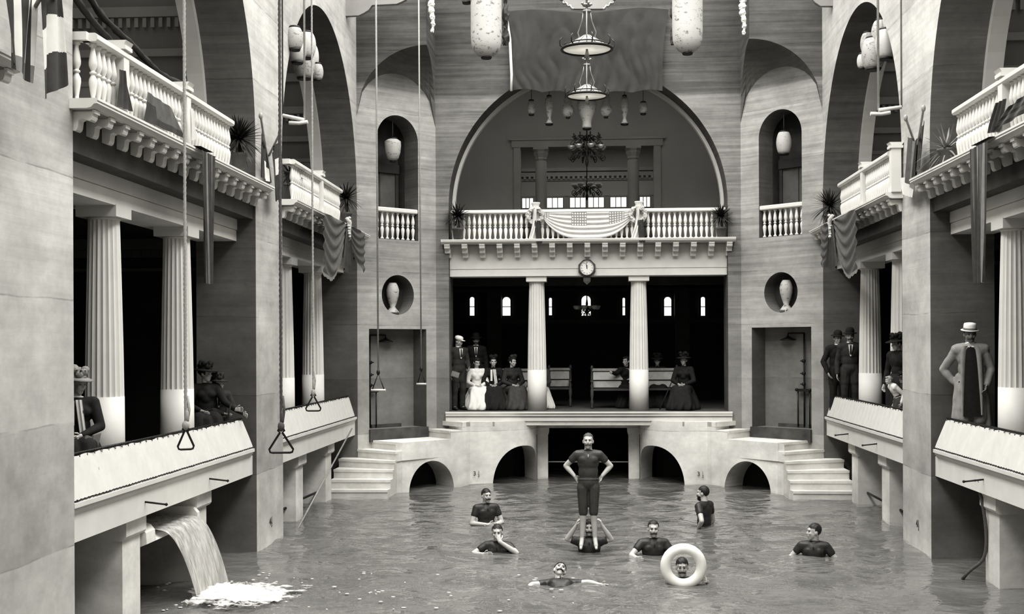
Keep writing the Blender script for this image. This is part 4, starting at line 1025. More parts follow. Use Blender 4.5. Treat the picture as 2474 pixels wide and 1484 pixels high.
for s, u, lb, top in ((-1, 1.02, 'fish-shaped paper lantern standing in the round niche on the left', 1), (1, 1.06, 'fish-shaped paper lantern standing in the round niche on the right', 0)):
    p = Vector(diag(s)(1.06, 3.80, .18)); t = lantern([(.15, 0), (.13, .03), (.055, .13), (.09, .22), (.135, .38), (.145, .50), (.115, .60), (.08, .66)], p, lb, M_lan, seg=20, caps=False, name='fish_lantern')
    m = MB()
    for q in (-1, 1): m.extrude([(0, .02), (.16, -.02), (.13, .03), (.03, .15)], -.01, .01, lambda a, b, q=q: (q*a[0], b, a[1]))
    m.build('tail_fin', M_lan3, t)
def cluster(P, xp, nm):
    for k, (px, py, r, L) in enumerate(P):
        p = PX(px, py, xp+(.12*(k % 3)-.12)); lantern(barrel(r*1.3, L*1.15, 10), p, 'one of a bunch of round paper lanterns under the %s arch' % nm, M_lan3 if k % 2 else M_lan2, group='bunched lanterns, %s' % nm)
cluster(((735, 188, .15, .44), (718, 150, .12, .34), (712, 118, .11, .30), (752, 165, .11, .36), (767, 192, .085, .24), (740, 138, .13, .36)), -4.95, 'far left')
cluster(((2110, 166, .15, .44), (2140, 140, .13, .40), (2098, 130, .11, .32), (2083, 164, .07, .20), (2130, 110, .13, .36), (2150, 95, .12, .34)), 4.95, 'far right')
# ------------------------------------------------------------------ electric reflectors over the pool
def reflector(px, py, Y, R, lb, stem_top):
    c = PY(px, py, Y); t = thing('reflector_lamp', lb, 'lamp', c)
    m = MB(); m.lathe([(R, 0), (R*.55, .11), (R*.16, .20), (R*.15, .20)], seg=40); m.build('reflector', M_refl, t, recalc=False, smooth=True)
    m = MB(); m.torus((0, 0, 0), R, .022, seg=44, sub=8); m.torus((0, 0, .075), R*.72, .012, seg=40, sub=6); m.build('rim', M_iron, t)
    m = MB()
    for k in range(16):
        a = 2*PI*k/16; m.tube([(R*math.cos(a), R*math.sin(a), -.002), (R*.55*math.cos(a), R*.55*math.sin(a), .106), (R*.16*math.cos(a), R*.16*math.sin(a), .194)], .008, 4)
    m.build('rib', M_iron, t)
    for k in range(8):
        a = 2*PI*k/8+.2; d = Vector((math.cos(a), math.sin(a), 0)); m = MB()
        m.tube([d*R*.95+Vector((0, 0, .01)), d*R*1.08+Vector((0, 0, .04)), d*R*1.10+Vector((0, 0, .12)), d*R*1.0+Vector((0, 0, .16))], .010, 5); m.build('scroll_finial', M_iron, t)
        m = MB(); m.lathe([(.018, -.05), (.026, -.02), (.015, .03)], tuple(d*R*.45+Vector((0, 0, .08))), 8); m.build('bulb', M_iron if k % 2 else M_glass, t)
    m = MB(); m.tube([(0, 0, -.08), (0, 0, stem_top)], .016, 8); m.lathe([(.015, -.16), (.035, -.1), (.02, -.03)], (0, 0, 0), 10)
    for z in (.55, .64): m.torus((0, 0, z), .05, .016, seg=16, sub=6)
    for k in range(4):
        a = PI/2*k+.4; m.ell((.07*math.cos(a), .07*math.sin(a), .66), (.022, .022, .022), 1)
    m.build('stem', M_brass, t)
    for k in range(3):
        a = 2*PI*k/3+.5; d = Vector((math.cos(a), math.sin(a), 0)); m = MB(); m.tube([d*.05+Vector((0, 0, .58)), d*.08+Vector((0, 0, .42)), d*R*.42+Vector((0, 0, .26)), d*R*.36+Vector((0, 0, .20)), d*R*.48+Vector((0, 0, .14))], .010, 5); m.build('suspension_rod', M_brass, t)
reflector(1418, 119, 18, .365, 'upper conical reflector lamp with dark ribs hanging over the pool', 3.5)
reflector(1418, 232, 22, .36, 'lower conical reflector lamp hanging behind and below the upper one', 4.5)
# wrought iron chandeliers
def scroll(d, r0, z0, R, z1, turns=1.2, dirn=1):
    pts = [d*r0+Vector((0, 0, z0)), d*(r0+(R-r0)*.5)+Vector((0, 0, z0-.10)), d*R+Vector((0, 0, z1))]
    for k in range(18):
        a = -PI/2+dirn*turns*2*PI*k/17; rr = .085*(1-.8*k/17); pts.append(d*(R)+d*rr*math.cos(a)+Vector((0, 0, z1+.085+rr*math.sin(a)*1.0)))
    return pts
def chandelier(c, label, tiers, top, candles, sc=1):
    t = thing('chandelier', label, 'chandelier', c); m = MB(); m.tube([(0, 0, -.1), (0, 0, top)], .014, 7)
    m.lathe([(.01, -.14), (.03, -.10), (.04, -.02), (.02, .06), (.05, .16), (.02, .26), (.03, .34), (.015, .45)], seg=12); m.build('stem', M_iron, t)
    for z, R, n in tiers:
        for k in range(n):
            a = 2*PI*k/n+.26; d = Vector((math.cos(a), math.sin(a), 0)); m = MB(); m.tube(scroll(d, .03, z+.12, R, z-.16), .011*sc, 5); m.tube([d*.03+Vector((0, 0, z)), d*R*.6+Vector((0, 0, z+.1)), d*R+Vector((0, 0, z+.02)), d*R+Vector((0, 0, z+.08))], .010*sc, 5)
            am = m.build('scroll_arm', M_iron, t)
            m = MB()
            if candles and z > .3: m.lathe([(.045, 0), (.05, .012), (.016, .015), (.016, .09)], d*R+Vector((0, 0, z+.07)), 10); m.build('candle', M_iron, am)
            else: m.lathe([(.02, 0), (.06, .015), (.085, .06), (.09, .10), (.085, .10), (.055, .02)], d*R+Vector((0, 0, z+.07)), 14); m.build('glass_bowl', M_glass if not candles else M_brass, am)
chandelier(PY(1418, 388, YB+.9), 'upper black wrought iron chandelier with scrolls and candles under the arch', [(.16, .37, 8), (.46, .31, 8)], 2.2, True)
chandelier(PY(1418, 472, 34.6), 'lower iron chandelier with glass bowls hanging in the room beyond the arch', [(.14, .36, 8)], 2.0, False, .9)
chandelier(PY(1418, 768, 30.6), 'dark iron chandelier with glass bowls hanging in the lower hall', [(.13, .26, 6)], 1.05, False, .8)
# scroll-edged hanging boards at the top of the hall
def valance(pts, Y, lb, name):
    P = [PY(x, y, Y) for x, y in pts]; m = MB(); m.extrude([(p.x, p.z) for p in P], Y, Y+.12, lambda p, q: (p[0], q, p[1])); o = m.build(name, M_under); return struct(o)
valance(((820, 39), (866, 37), (879, 31), (890, 24), (899, 12), (958, 9), (970, 4), (982, -2), (990, -60), (820, -60)), 25.0, '', 'trim_valance_left')
valance(((2012, 14), (1982, 14), (1970, 6), (1962, -3), (1950, -60), (2030, -60)), 25.0, '', 'trim_valance_right')
valance(((1350, -4), (1362, 2), (1372, 10), (1385, 21), (1456, 21), (1470, 10), (1480, 2), (1490, -4), (1490, -60), (1350, -60)), 26.0, '', 'trim_valance_centre')
m = MB()
for sx, x0 in ((1, 1360), (-1, 1482)):
    pts = [PY(x0+sx*(k*2.2), 4+k*1.5+3*math.sin(k*1.4), 25.95) for k in range(13)]; m.tube(pts, .025, 6)
struct(m.build('trim_valance_scrolls', M_brass))
# ------------------------------------------------------------------ people
def grow(prims, vox, sm=3):
    m = MB()
    for p in prims:
        if p[0] == 'e': m.ell(p[1], p[2], 3, p[3] if len(p) > 3 else None)
        else: m.cap(p[1], p[2], p[3], p[4])
    o = m.build('tmp', M_skin, recalc=False)
    md = o.modifiers.new('r', 'REMESH'); md.mode = 'VOXEL'; md.voxel_size = vox; md.use_smooth_shade = True
    if sm: ms = o.modifiers.new('s', 'SMOOTH'); ms.factor = .5; ms.iterations = sm
    dg = bpy.context.evaluated_depsgraph_get(); me = bpy.data.meshes.new_from_object(o.evaluated_get(dg))
    bpy.data.objects.remove(o); return me
def V3(*a): return Vector(a)
def person(label, loc, yaw=0, h=1.72, J=None, lean=0, twist=0, side=0, head=(0, 0, 0), outfit='swim', skin=None, hair=None, hairline=.055, longhair=False,
           stache=False, beard=False, hat=None, mats=None, vox=.0105, tilt=None, group=None, fem=False, hands=(0, 0), curl=.5, hz=0, scarf=False, seated=False, bald=False):
    skin = skin or M_skin; hair = hair or M_hair; k = h/1.72; mats = mats or {}
    j = dict(pel=V3(0, .01, .93), hipL=V3(-.09, 0, .90), hipR=V3(.09, 0, .90), kneL=V3(-.10, -.02, .49), kneR=V3(.10, -.02, .49), ankL=V3(-.10, .02, .08), ankR=V3(.10, .02, .08),
             toeL=V3(-.13, -.14, .025), toeR=V3(.13, -.14, .025), shL=V3(-.170, .01, 1.385), shR=V3(.170, .01, 1.385), elL=V3(-.24, .03, 1.10), elR=V3(.24, .03, 1.10), wrL=V3(-.25, -.05, .85), wrR=V3(.25, -.05, .85), head=V3(0, -.018, 1.588))
    sw = .9 if fem else 1.0
    if fem:
        for q in ('shL', 'shR'): j[q].x *= .88
    P0 = V3(0, .01, .95)
    Rt = Euler((lean, side, twist)).to_matrix()
    T = lambda p: P0+Rt @ (Vector(p)-P0)
    for q in ('shL', 'shR', 'head'): j[q] = T(j[q])
    dz = V3(0, 0, 0)
    if J:
        for q, v in J.items(): j[q] = Vector(v)
    HR = Euler((head[1], head[2], head[0])).to_matrix(); hc = j['head']
    Hh = lambda *p: hc+HR @ Vector(p)
    rotT = Rt.to_euler().to_quaternion(); hq = HR.to_euler().to_quaternion()
    def torso(pad=0):
        w = sw
        return [('e', T((0, .005, 1.285)), (.160*w+pad, .104+pad, .165+pad), rotT), ('e', T((0, .01, 1.12)), (.142*w+pad-(.03 if fem else 0), .096+pad, .17+pad), rotT), ('e', T((0, .015, .96)), (.150+pad, .112+pad, .125+pad), rotT),
                ('c', T((-.07*w, .01, 1.37)), .085+pad, j['shL']+V3(0, 0, -.005), .060+pad), ('c', T((.07*w, .01, 1.37)), .085+pad, j['shR']+V3(0, 0, -.005), .060+pad),
                ('c', T((0, .01, 1.30)), .10+pad, T((0, .012, 1.40)), .075+pad),
                ('e', T((-.07*w, -.052, 1.31)), (.075+pad*.5, .048+pad*.6, .07), rotT), ('e', T((.07*w, -.052, 1.31)), (.075+pad*.5, .048+pad*.6, .07), rotT)][:-2 if fem or pad > .02 else None]
    def legs(pad=0, stop=2, a=.083, b=.056, c=.036, thigh=1.0):
        out = []
        for q in 'LR':
            hp, kn, an = j['hip'+q], j['kne'+q], j['ank'+q]
            e = hp.lerp(kn, thigh); out.append(('c', hp, a+pad, e, a+(b-a)*thigh+pad))
            if stop > 1: calf = kn.lerp(an, .30)+V3(0, .012, 0); out += [('c', kn, b+pad, calf, .052+pad), ('c', calf, .052+pad, an, c+pad)]
        return out
    def arms(pad=0, t0=0, t1=2.0):
        out = []
        for q in 'LR':
            s_, e_, w_ = j['sh'+q], j['el'+q], j['wr'+q]
            u = min(1, t1); out.append(('c', s_, .054+pad, s_.lerp(e_, u), .054+(.041-.054)*u+pad))
            if t1 > 1: v = t1-1; fm = e_.lerp(w_, .3); out += [('c', e_, .040+pad, e_.lerp(w_, min(.3, v)), .042+pad)]; out += [('c', fm, .042+pad, e_.lerp(w_, v), .042+(.028-.042)*((v-.3)/.7)+pad)] if v > .3 else []
        return out
    hd = [('c', T((0, .02, 1.40)), .064 if not fem else .052, hc+HR @ V3(0, .02, -.06), .056 if not fem else .046),
          ('e', Hh(0, .015, .032), (.074, .094, .088), hq), ('e', Hh(0, -.025, -.035), (.060, .066, .070), hq), ('e', Hh(0, -.055, -.088), (.034, .030, .026), hq),
          ('c', Hh(0, -.084, .020), .009, Hh(0, -.106, -.020), .0115), ('c', Hh(0, -.096, -.026), .011, Hh(0, -.086, -.03), .017),
          ('c', Hh(-.034, -.076, .034), .013, Hh(.034, -.076, .034), .013), ('e', Hh(-.038, -.070, -.018), (.024, .020, .022), hq), ('e', Hh(.038, -.070, -.018), (.024, .020, .022), hq),
          ('e', Hh(-.076, .012, -.008), (.012, .024, .033), hq), ('e', Hh(.076, .012, -.008), (.012, .024, .033), hq), ('c', Hh(-.018, -.085, -.058), .010, Hh(.018, -.085, -.058), .010)]
    feet = []
    for q in 'LR': feet.append(('c', j['ank'+q]+V3(0, .02, -.035), .036, j['toe'+q], .024)); feet.append(('c', j['ank'+q], .036, j['toe'+q].lerp(j['ank'+q], .3), .034))
    body = torso()+legs()+arms()+hd+feet
    palm = []
    hand_geo = []
    for qi, q in enumerate('LR'):
        w_, e_ = j['wr'+q], j['el'+q]; d = (w_-e_).normalized()
        if 'hand'+q in j: d = (j['hand'+q]-w_).normalized()
        sd = -1 if q == 'L' else 1
        n = V3(-sd, -.3, 0); n = (n-d*n.dot(d)); n = n.normalized() if n.length > .1 else V3(0, -1, 0)
        if 'palm'+q in j: n = Vector(j['palm'+q]); n = (n-d*n.dot(d)).normalized()
        sv = d.cross(n).normalized()
        for o_ in (-.022, 0, .022): palm.append(('c', w_+sv*o_*.6, .019, w_+d*.082+sv*o_, .0165))
        for i in range(4):
            base = w_+d*.085+sv*(i-1.5)*.0205; L = (.060, .072, .078, .068)[i if sd > 0 else 3-i] if False else (.066, .078, .074, .058)[i]
            mid = base+(d*math.cos(curl*.6)+n*math.sin(curl*.6))*L*.5; tip = mid+(d*math.cos(curl*1.5)+n*math.sin(curl*1.5))*L*.5
            hand_geo.append((base, mid, tip, .0088))
        base = w_+d*.03-sv*.026; mid = base+(d*.6-sv*.75+n*.2).normalized()*.038; tip = mid+(d*.9-sv*.25+n*.35).normalized()*.034; hand_geo.append((base, mid, tip, .0105))
    me = grow(body+palm, vox)
    bm = bmesh.new(); bm.from_mesh(me); mm = MB(); mm.bm.free(); mm.bm = bm
    for a, b, c, r in hand_geo: mm.tube([a-(b-a)*.25, a, b, c, c+(c-b)*.12], [r, r, r*.95, r*.8, r*.35], 7)
    bm.to_mesh(me); bm.free(); me.materials.clear(); me.materials.append(skin); me.polygons.foreach_set('use_smooth', [True]*len(me.polygons))
    S = Matrix.Scale(k, 4); me.transform(S); me.name = 'person'
    root = bpy.data.objects.new('person', me); COL.objects.link(root); tag(root, label, 'person', group)
    root.location = loc; root.rotation_euler = tilt if tilt else (0, 0, yaw)
    def cl(name, prims, mat, v=None, sm=3):
        m2 = grow(prims, v or vox*1.15, sm); wr_ = .0022 if outfit == 'swim' else .0055
        nr = [n_.vector.copy() for n_ in m2.vertex_normals]; cc = [q.co.copy() for q in m2.vertices]
        m2.vertices.foreach_set('co', [x for q, n_ in zip(cc, nr) for x in q+n_*wr_*(noise.noise(q*9)+.7*noise.noise(V3(q.x*26, q.y*26, q.z*9)))])
        m2.transform(S); m2.materials.clear(); m2.materials.append(mat); m2.name = name
        o = bpy.data.objects.new(name, m2); COL.objects.link(o); o.parent = root; return o
    def mesh(name, m, mat, smooth=True):
        o = m.build(name, mat, root, smooth=smooth); o.data.transform(S); return o
    # hair, brows, eyes, whiskers
    m = MB(); m.ell((0, 0, 0), (1, 1, 1), 4)
    for v in m.bm.verts: v.co = V3(v.co.x*.082, .020+v.co.y*.098, .036+v.co.z*.094)
    if longhair: kill = [v for v in m.bm.verts if v.co.y < -.045+.0*v.co.z and v.co.z < .065]
    else: kill = [v for v in m.bm.verts if (v.co.y < -.015 and v.co.z < hairline+.5*max(0, -v.co.y-.06)) or v.co.z < -.035-(.02 if v.co.y > .05 else 0) or (v.co.y < .035 and v.co.z < .01)]
    if bald: kill = list(set(kill) | {v for v in m.bm.verts if v.co.z > .07 and v.co.y < .04 and abs(v.co.x) < .05})
    bmesh.ops.delete(m.bm, geom=kill, context='VERTS')
    for v in m.bm.verts: v.co = Hh(*(v.co+V3(0, 0, .0)+V3(0, 0, .004*math.sin(v.co.x*180+v.co.y*90))))
    mesh('hair', m, hair)
    if longhair:
        m = MB(); m.ell(Hh(0, .095, .03), (.055, .05, .05), 2); m.ell(Hh(0, -.045, .095), (.06, .045, .03), 2); mesh('hair_bun', m, hair)
    m = MB()
    for sx in (-1, 1): m.ell(Hh(sx*.031, -.080, .010), (.0125, .008, .0052), 2, hq)
    mesh('eyes', m, M_eye)
    m = MB()
    for sx in (-1, 1): m.cap(Hh(sx*.016, -.089, .0305), .0040, Hh(sx*.047, -.075, .0325), .003, 1)
    mesh('eyebrows', m, hair)
    if stache:
        m = MB()
        for sx in (-1, 1): m.cap(Hh(sx*.003, -.098, -.046), .0105, Hh(sx*.024, -.090, -.051), .0105, 2); m.cap(Hh(sx*.024, -.090, -.051), .0105, Hh(sx*.044, -.074, -.057), .006, 2)
        mesh('moustache', m, hair)
    else:
        m = MB(); m.ell(Hh(0, -.094, -.059), (.021, .006, .0045), 2, hq); mesh('lips', m, M_skinD)
    if beard:
        m = MB(); m.ell(Hh(0, -.058, -.092), (.042, .042, .045), 2, hq); m.ell(Hh(0, -.04, -.06), (.064, .045, .035), 2, hq); mesh('beard', m, hair)
    # clothing
    mat1 = mats.get('top', M_swim)
    if outfit == 'swim':
        cl('swimsuit', torso(.011)+arms(.013, t1=.44)+legs(.013, 1, thigh=.93), mat1)
        m = MB(); m.torus(T((0, .010, 1.440)), .070, .006, Rt @ V3(0, .35, 1), 24, 8); mesh('collar', m, mats.get('collar', M_swim2))
        if 'cord' in mats: m = MB(); m.torus(T((0, .012, 1.015)), .160, .006, Rt @ V3(0, 0, 1), 30, 6, 1, .76); mesh('waist_cord', m, M_cloth2)
        m = MB(); m.ell(T((0, -.112, 1.37)), (.009, .012, .028), 2); mesh('neck_placket', m, skin if 'cord' in mats else mat1)
    elif outfit in ('suit', 'coat'):
        skirt = []
        for q in 'LR': skirt += [('c', j['hip'+q], .105, j['hip'+q].lerp(j['kne'+q], .55 if outfit == 'suit' else 1.15), .10)]
        if outfit == 'coat':
            for sx, q in ((-1, 'L'), (1, 'R')): skirt += [('c', T((sx*.15, .03, 1.0)), .06, j['kne'+q]+V3(sx*.10, .05, -.15), .07)]
        skirt.append(('e', T((0, .015, .94)), (.168, .130, .15), rotT))
        cl('coat' if outfit == 'coat' else 'jacket', torso(.026)[1 if False else 0:]+arms(.017, t1=1.96)+skirt, mat1)
        cl('trousers', legs(.022, 2, c=.045)+[('e', j['pel'], (.14, .11, .11))], mats.get('legs', mat1))
        m = MB(); m.extrude([(-.045, 1.43), (.045, 1.43), (.012, 1.20), (-.012, 1.20)], -.150, -.125, lambda p, q: T((p[0], q+.02*max(0, (p[1]-1.3)*4), p[1]))); mesh('shirt_front', m, mats.get('shirt', M_dress), False)
        m = MB(); m.torus(T((0, .012, 1.455)), .064, .014, Rt @ V3(0, .25, 1), 20, 8); mesh('collar', m, M_dress)
        m = MB(); m.extrude([(-.012, 1.42), (.012, 1.42), (.02, 1.25), (0, 1.22), (-.02, 1.25)], -.158, -.150, lambda p, q: T((p[0], q+.02*max(0, (p[1]-1.3)*4), p[1]))); mesh('necktie', m, M_suit, False)
        for q in 'LR': m = MB(); m.cap(j['ank'+q]+V3(0, .03, -.03), .048, j['toe'+q]+V3(0, -.02, .015), .036); mesh('shoe', m, M_ink)
        if outfit == 'coat':
            m = MB(); m.grid(lambda u, v: T(((u-.5)*(.08+.15*v**.4), -.152-.012*math.cos((u-.5)*3)+.012*v, 1.41-.95*v)), 8, 24); mesh('waistcoat', m, mats.get('legs', M_suit))
            for sx in (-1, 1):
                m = MB(); m.grid(lambda u, v: T((sx*(.035+.075*v**.4+.07*u*(1-.6*v)), -.158-.014*math.sin(u*3)+.02*v, 1.43-.95*v)), 6, 26); mesh('lapel', m, mat1)
    elif outfit == 'dress':
        bod = torso(.016)+arms(.020, t1=1.9)
        for q in 'LR': bod += [('e', j['sh'+q]+V3(0, 0, -.02), (.085, .08, .10))]
        cl('bodice', bod, mat1)
        sk = []; hem = mats.get('hem', .16)
        for q in 'LR':
            sx = -1 if q == 'L' else 1; kn = j['kne'+q]; an = V3(kn.x+sx*.05, kn.y-.06, .10) if seated else V3(sx*.14, 0, .10)
            sk += [('c', j['hip'+q], .15, kn+V3(0, 0, .02), .125), ('c', kn+V3(0, 0, .0), .125, an, hem), ('c', j['hip'+q], .14, V3(sx*.2, .05, .10), hem)]
        sk += [('c', j['pel'], .15, (j['kneL']+j['kneR'])/2, .14), ('c', (j['kneL']+j['kneR'])/2, .14, V3(0, (j['kneL'].y if seated else 0)-.05, .10), hem)]
        o = cl('skirt', sk, mats.get('skirt', mat1), .018, 4)
        for v in o.data.vertices:                                   # soft folds, floor-length hem
            p = v.co/k; a = math.atan2(p.x, p.y-(-.2 if seated else 0)); f_ = max(0, min(1, (.55-p.z)/.5)); v.co += V3(p.x, p.y+(.2 if seated else 0), 0).normalized()*.022*math.sin(a*17)*f_*k if V3(p.x, p.y+.2, 0).length > .01 else V3(0, 0, 0)
            v.co.z = max(v.co.z, .01)
        m = MB(); m.torus(T((0, .012, 1.445)), .056, .014, Rt @ V3(0, .2, 1), 20, 8); mesh('collar', m, mats.get('collar', mat1))
        m = MB(); m.torus(T((0, .012, 1.09)), .118, .016, Rt @ V3(0, 0, 1), 28, 8, 1, .8); mesh('belt', m, mats.get('belt', mats.get('skirt', mat1)))
    if scarf:
        m = MB(); m.grid(lambda u, v: T((.02+.075*(u-.5)+.05*v, -.135-.012*math.sin(u*12)-.02*v*(1-v), 1.43-.42*v)), 10, 14); mesh('white_scarf', m, M_clothW)
        m = MB(); m.grid(lambda u, v: T((-.05+.05*(u-.5), -.132, 1.42-.28*v)), 6, 8); mesh('shirt_front', m, M_dress)
    axis = HR @ V3(0, 0, 1)
    if hat:
        kind, hm = hat
        def hl(prof, c=(0, .012, .055), seg=24, sx=1.0):
            m = MB(); m.lathe(prof, (0, 0, 0), seg)
            for v in m.bm.verts: v.co = Hh(*(V3(v.co.x*.92, v.co.y*1.1, v.co.z)+V3(*c)))
            return m
        if kind == 'bowler':
            mesh('hat', hl([(.135, .022), (.148, .004), (.120, 0), (.092, .004), (.093, .04), (.090, .08), (.070, .115), (.035, .130), (.0, .132)]), hm)
        elif kind == 'tall':
            mesh('hat', hl([(.130, .008), (.130, 0), (.094, -.004), (.094, .01), (.091, .075), (.084, .096), (.05, .104), (0, .105)]), hm); mesh('hat_band', hl([(.096, .012), (.096, .04)]), M_cloth3)
        elif kind == 'cap':
            m = hl([(.088, -.01), (.098, .03), (.088, .065), (.05, .085), (0, .088)])
            mesh('cap', m, hm); m = MB(); m.ell(Hh(0, -.115, .055), (.06, .05, .012), 2, hq); mesh('cap_peak', m, hm)
        elif kind in ('feather', 'wide'):
            R = .19 if kind == 'feather' else .17
            m = hl([(.02, .10), (.085, .10), (.092, .06), (.095, .015), (R, -.004), (R+.01, .006), (.095, .028)][::-1]); mesh('hat', m, hm)
            m = MB()
            for q in range(9): a = q*.7; m.ell(Hh(.075*math.cos(a), .02+.08*math.sin(a), .12+.025*(q % 3)), (.05, .05, .045), 2)
            for q in range(12): a = q*.53; m.blade(Hh(.04*math.cos(a), .04*math.sin(a), .14), HR @ V3(math.cos(a), math.sin(a), .9), .15, .018, .4)
            mesh('feathers', m, hm, False)
        elif kind == 'bow':
            m = MB(); m.ell(Hh(0, .03, .09), (.085, .10, .06), 3); mesh('bonnet', m, hm); m = MB(); m.ell(Hh(-.05, -.02, .14), (.06, .04, .05), 2); m.ell(Hh(.05, -.02, .15), (.06, .04, .05), 2); mesh('bow', m, hm)
    return root
def at(px, py, Y, z): p = PY(px, py, Y); return Vector((p.x, Y, z))
def stand(px, Y, z): return at(px, 900, Y, z)
# --- bathers
k = 1.66/1.72
person('man in dark bathing suit standing on another bather\'s shoulders, hands on hips', (.0, 18.30, .115), 0, 1.66,
       dict(elL=V3(-.345, .06, 1.205), elR=V3(.345, .06, 1.205), wrL=V3(-.212, -.01, 1.06), wrR=V3(.212, -.01, 1.06), handL=V3(-.165, .02, .985), handR=V3(.165, .02, .985), palmL=(1, -.3, 0), palmR=(-1, -.3, 0),
            hipL=V3(-.085, 0, .88), hipR=V3(.085, 0, .88), kneL=V3(-.080, -.02, .47), kneR=V3(.080, -.02, .47), ankL=V3(-.100, .0, .10), ankR=V3(.100, .0, .10), toeL=V3(-.118, -.15, -.03), toeR=V3(.118, -.15, -.03)),
       head=(-.05, -.05, 0), stache=True, hair=M_hair2, hairline=.075, vox=.009, mats=dict(top=M_swim2, cord=1), curl=.3)
person('moustached bather chest-deep, gripping the calves of the man on his shoulders', (.01, 18.42, -1.235), 0, 1.72,
       dict(elL=V3(-.325, -.02, 1.42), elR=V3(.325, -.02, 1.42), wrL=V3(-.195, -.10, 1.625), wrR=V3(.195, -.10, 1.625), handL=V3(-.150, -.115, 1.74), handR=V3(.150, -.115, 1.74), palmL=(1, 0, 0), palmR=(-1, 0, 0)), head=(0, .05, 0), stache=True, vox=.009, curl=.7)
person('moustached bather with folded arms, waist-deep at the back left', (PZ(1175, 1266, 0).x, 21.2, -1.105), .35, 1.72,
       dict(elL=V3(-.27, -.04, 1.13), elR=V3(.27, -.04, 1.13), wrL=V3(-.03, -.22, 1.12), wrR=V3(.05, -.20, 1.10), handL=V3(.08, -.20, 1.12), handR=V3(-.06, -.2, 1.1)), head=(.15, 0, 0), stache=True, vox=.0095)
person('wet-haired bather rubbing his face with one hand, chest-deep at left', (PZ(1203, 1331, 0).x, 18.4, -1.30), -.05, 1.72,
       dict(elL=V3(-.36, -.12, 1.27), wrL=V3(-.18, -.32, 1.30), handL=V3(-.05, -.36, 1.31), elR=V3(.30, -.16, 1.30), wrR=V3(.06, -.20, 1.47), handR=V3(.01, -.15, 1.57), palmR=(-.2, 1, 0)), head=(.05, .1, 0), vox=.0095, lean=.08, curl=.3, hairline=.07)
person('bather with moustache and high forehead, chest-deep right of centre behind the lifebuoy', (PZ(1578, 1338, 0).x, 18.2, -1.235), .12, 1.74,
       dict(elL=V3(-.34, -.10, 1.22), wrL=V3(-.29, -.30, 1.22), elR=V3(.33, -.10, 1.14), wrR=V3(.30, -.28, 1.10)), head=(-.1, .05, 0), stache=True, vox=.0095, hairline=.075)
person('moustached bather whose face looks out through the white lifebuoy', (PZ(1647, 1400, 0).x, 16.22, -1.42), 0, 1.72,
       dict(elR=V3(.32, -.12, 1.30), wrR=V3(.31, -.17, 1.43), handR=V3(.27, -.30, 1.50), palmR=(-1, -.2, 0), elL=V3(-.3, -.1, 1.15), wrL=V3(-.24, -.2, 1.30)), head=(-.05, .08, 0), stache=True, vox=.009, curl=1.0)
person('bearded bather seen from behind in profile, hand on hip, back right', (PZ(1700, 1268, 0).x, 21.2, -1.05), -2.25, 1.72,
       dict(elL=V3(-.28, .0, 1.10), wrL=V3(-.2, -.12, .95), elR=V3(.30, .16, 1.16), wrR=V3(.18, .0, .985)), head=(.25, 0, 0), stache=True, beard=True, vox=.0095)
person('dark-haired bather in profile facing left, chest-deep at the far right', (PZ(1965, 1342, 0).x, 18.15, -1.24), -.25, 1.72,
       dict(elL=V3(-.33, .02, 1.20), wrL=V3(-.38, -.12, 1.18), elR=V3(.33, .02, 1.17), wrR=V3(.42, -.1, 1.15)), head=(-1.15, 0, 0), vox=.0095, stache=False)
p = PZ(1360, 1408, 0)
person('moustached bather floating on his back with arms spread, nearest the camera', (p.x+.03, 14.72, -.50), 0, 1.72,
       dict(elL=V3(-.36, -.05, 1.28), wrL=V3(-.42, -.11, 1.10), elR=V3(.36, -.05, 1.33), wrR=V3(.50, -.09, 1.20), handL=V3(-.45, -.14, 1.0), handR=V3(.58, -.11, 1.12), head=V3(0, -.07, 1.60)), head=(.25, .42, .12), stache=True, vox=.009, tilt=(-1.22, 0, .05), curl=.2)
# lifebuoy
c = PZ(1648, 1404, 0); t = thing('lifebuoy', 'round white lifebuoy held upright around a bather\'s face', 'lifebuoy', (c.x, 15.92, .232))
m = MB(); m.torus((0, 0, 0), .228, .067, (0, 1, .05), 56, 20); m.build('ring', M_ring, t)
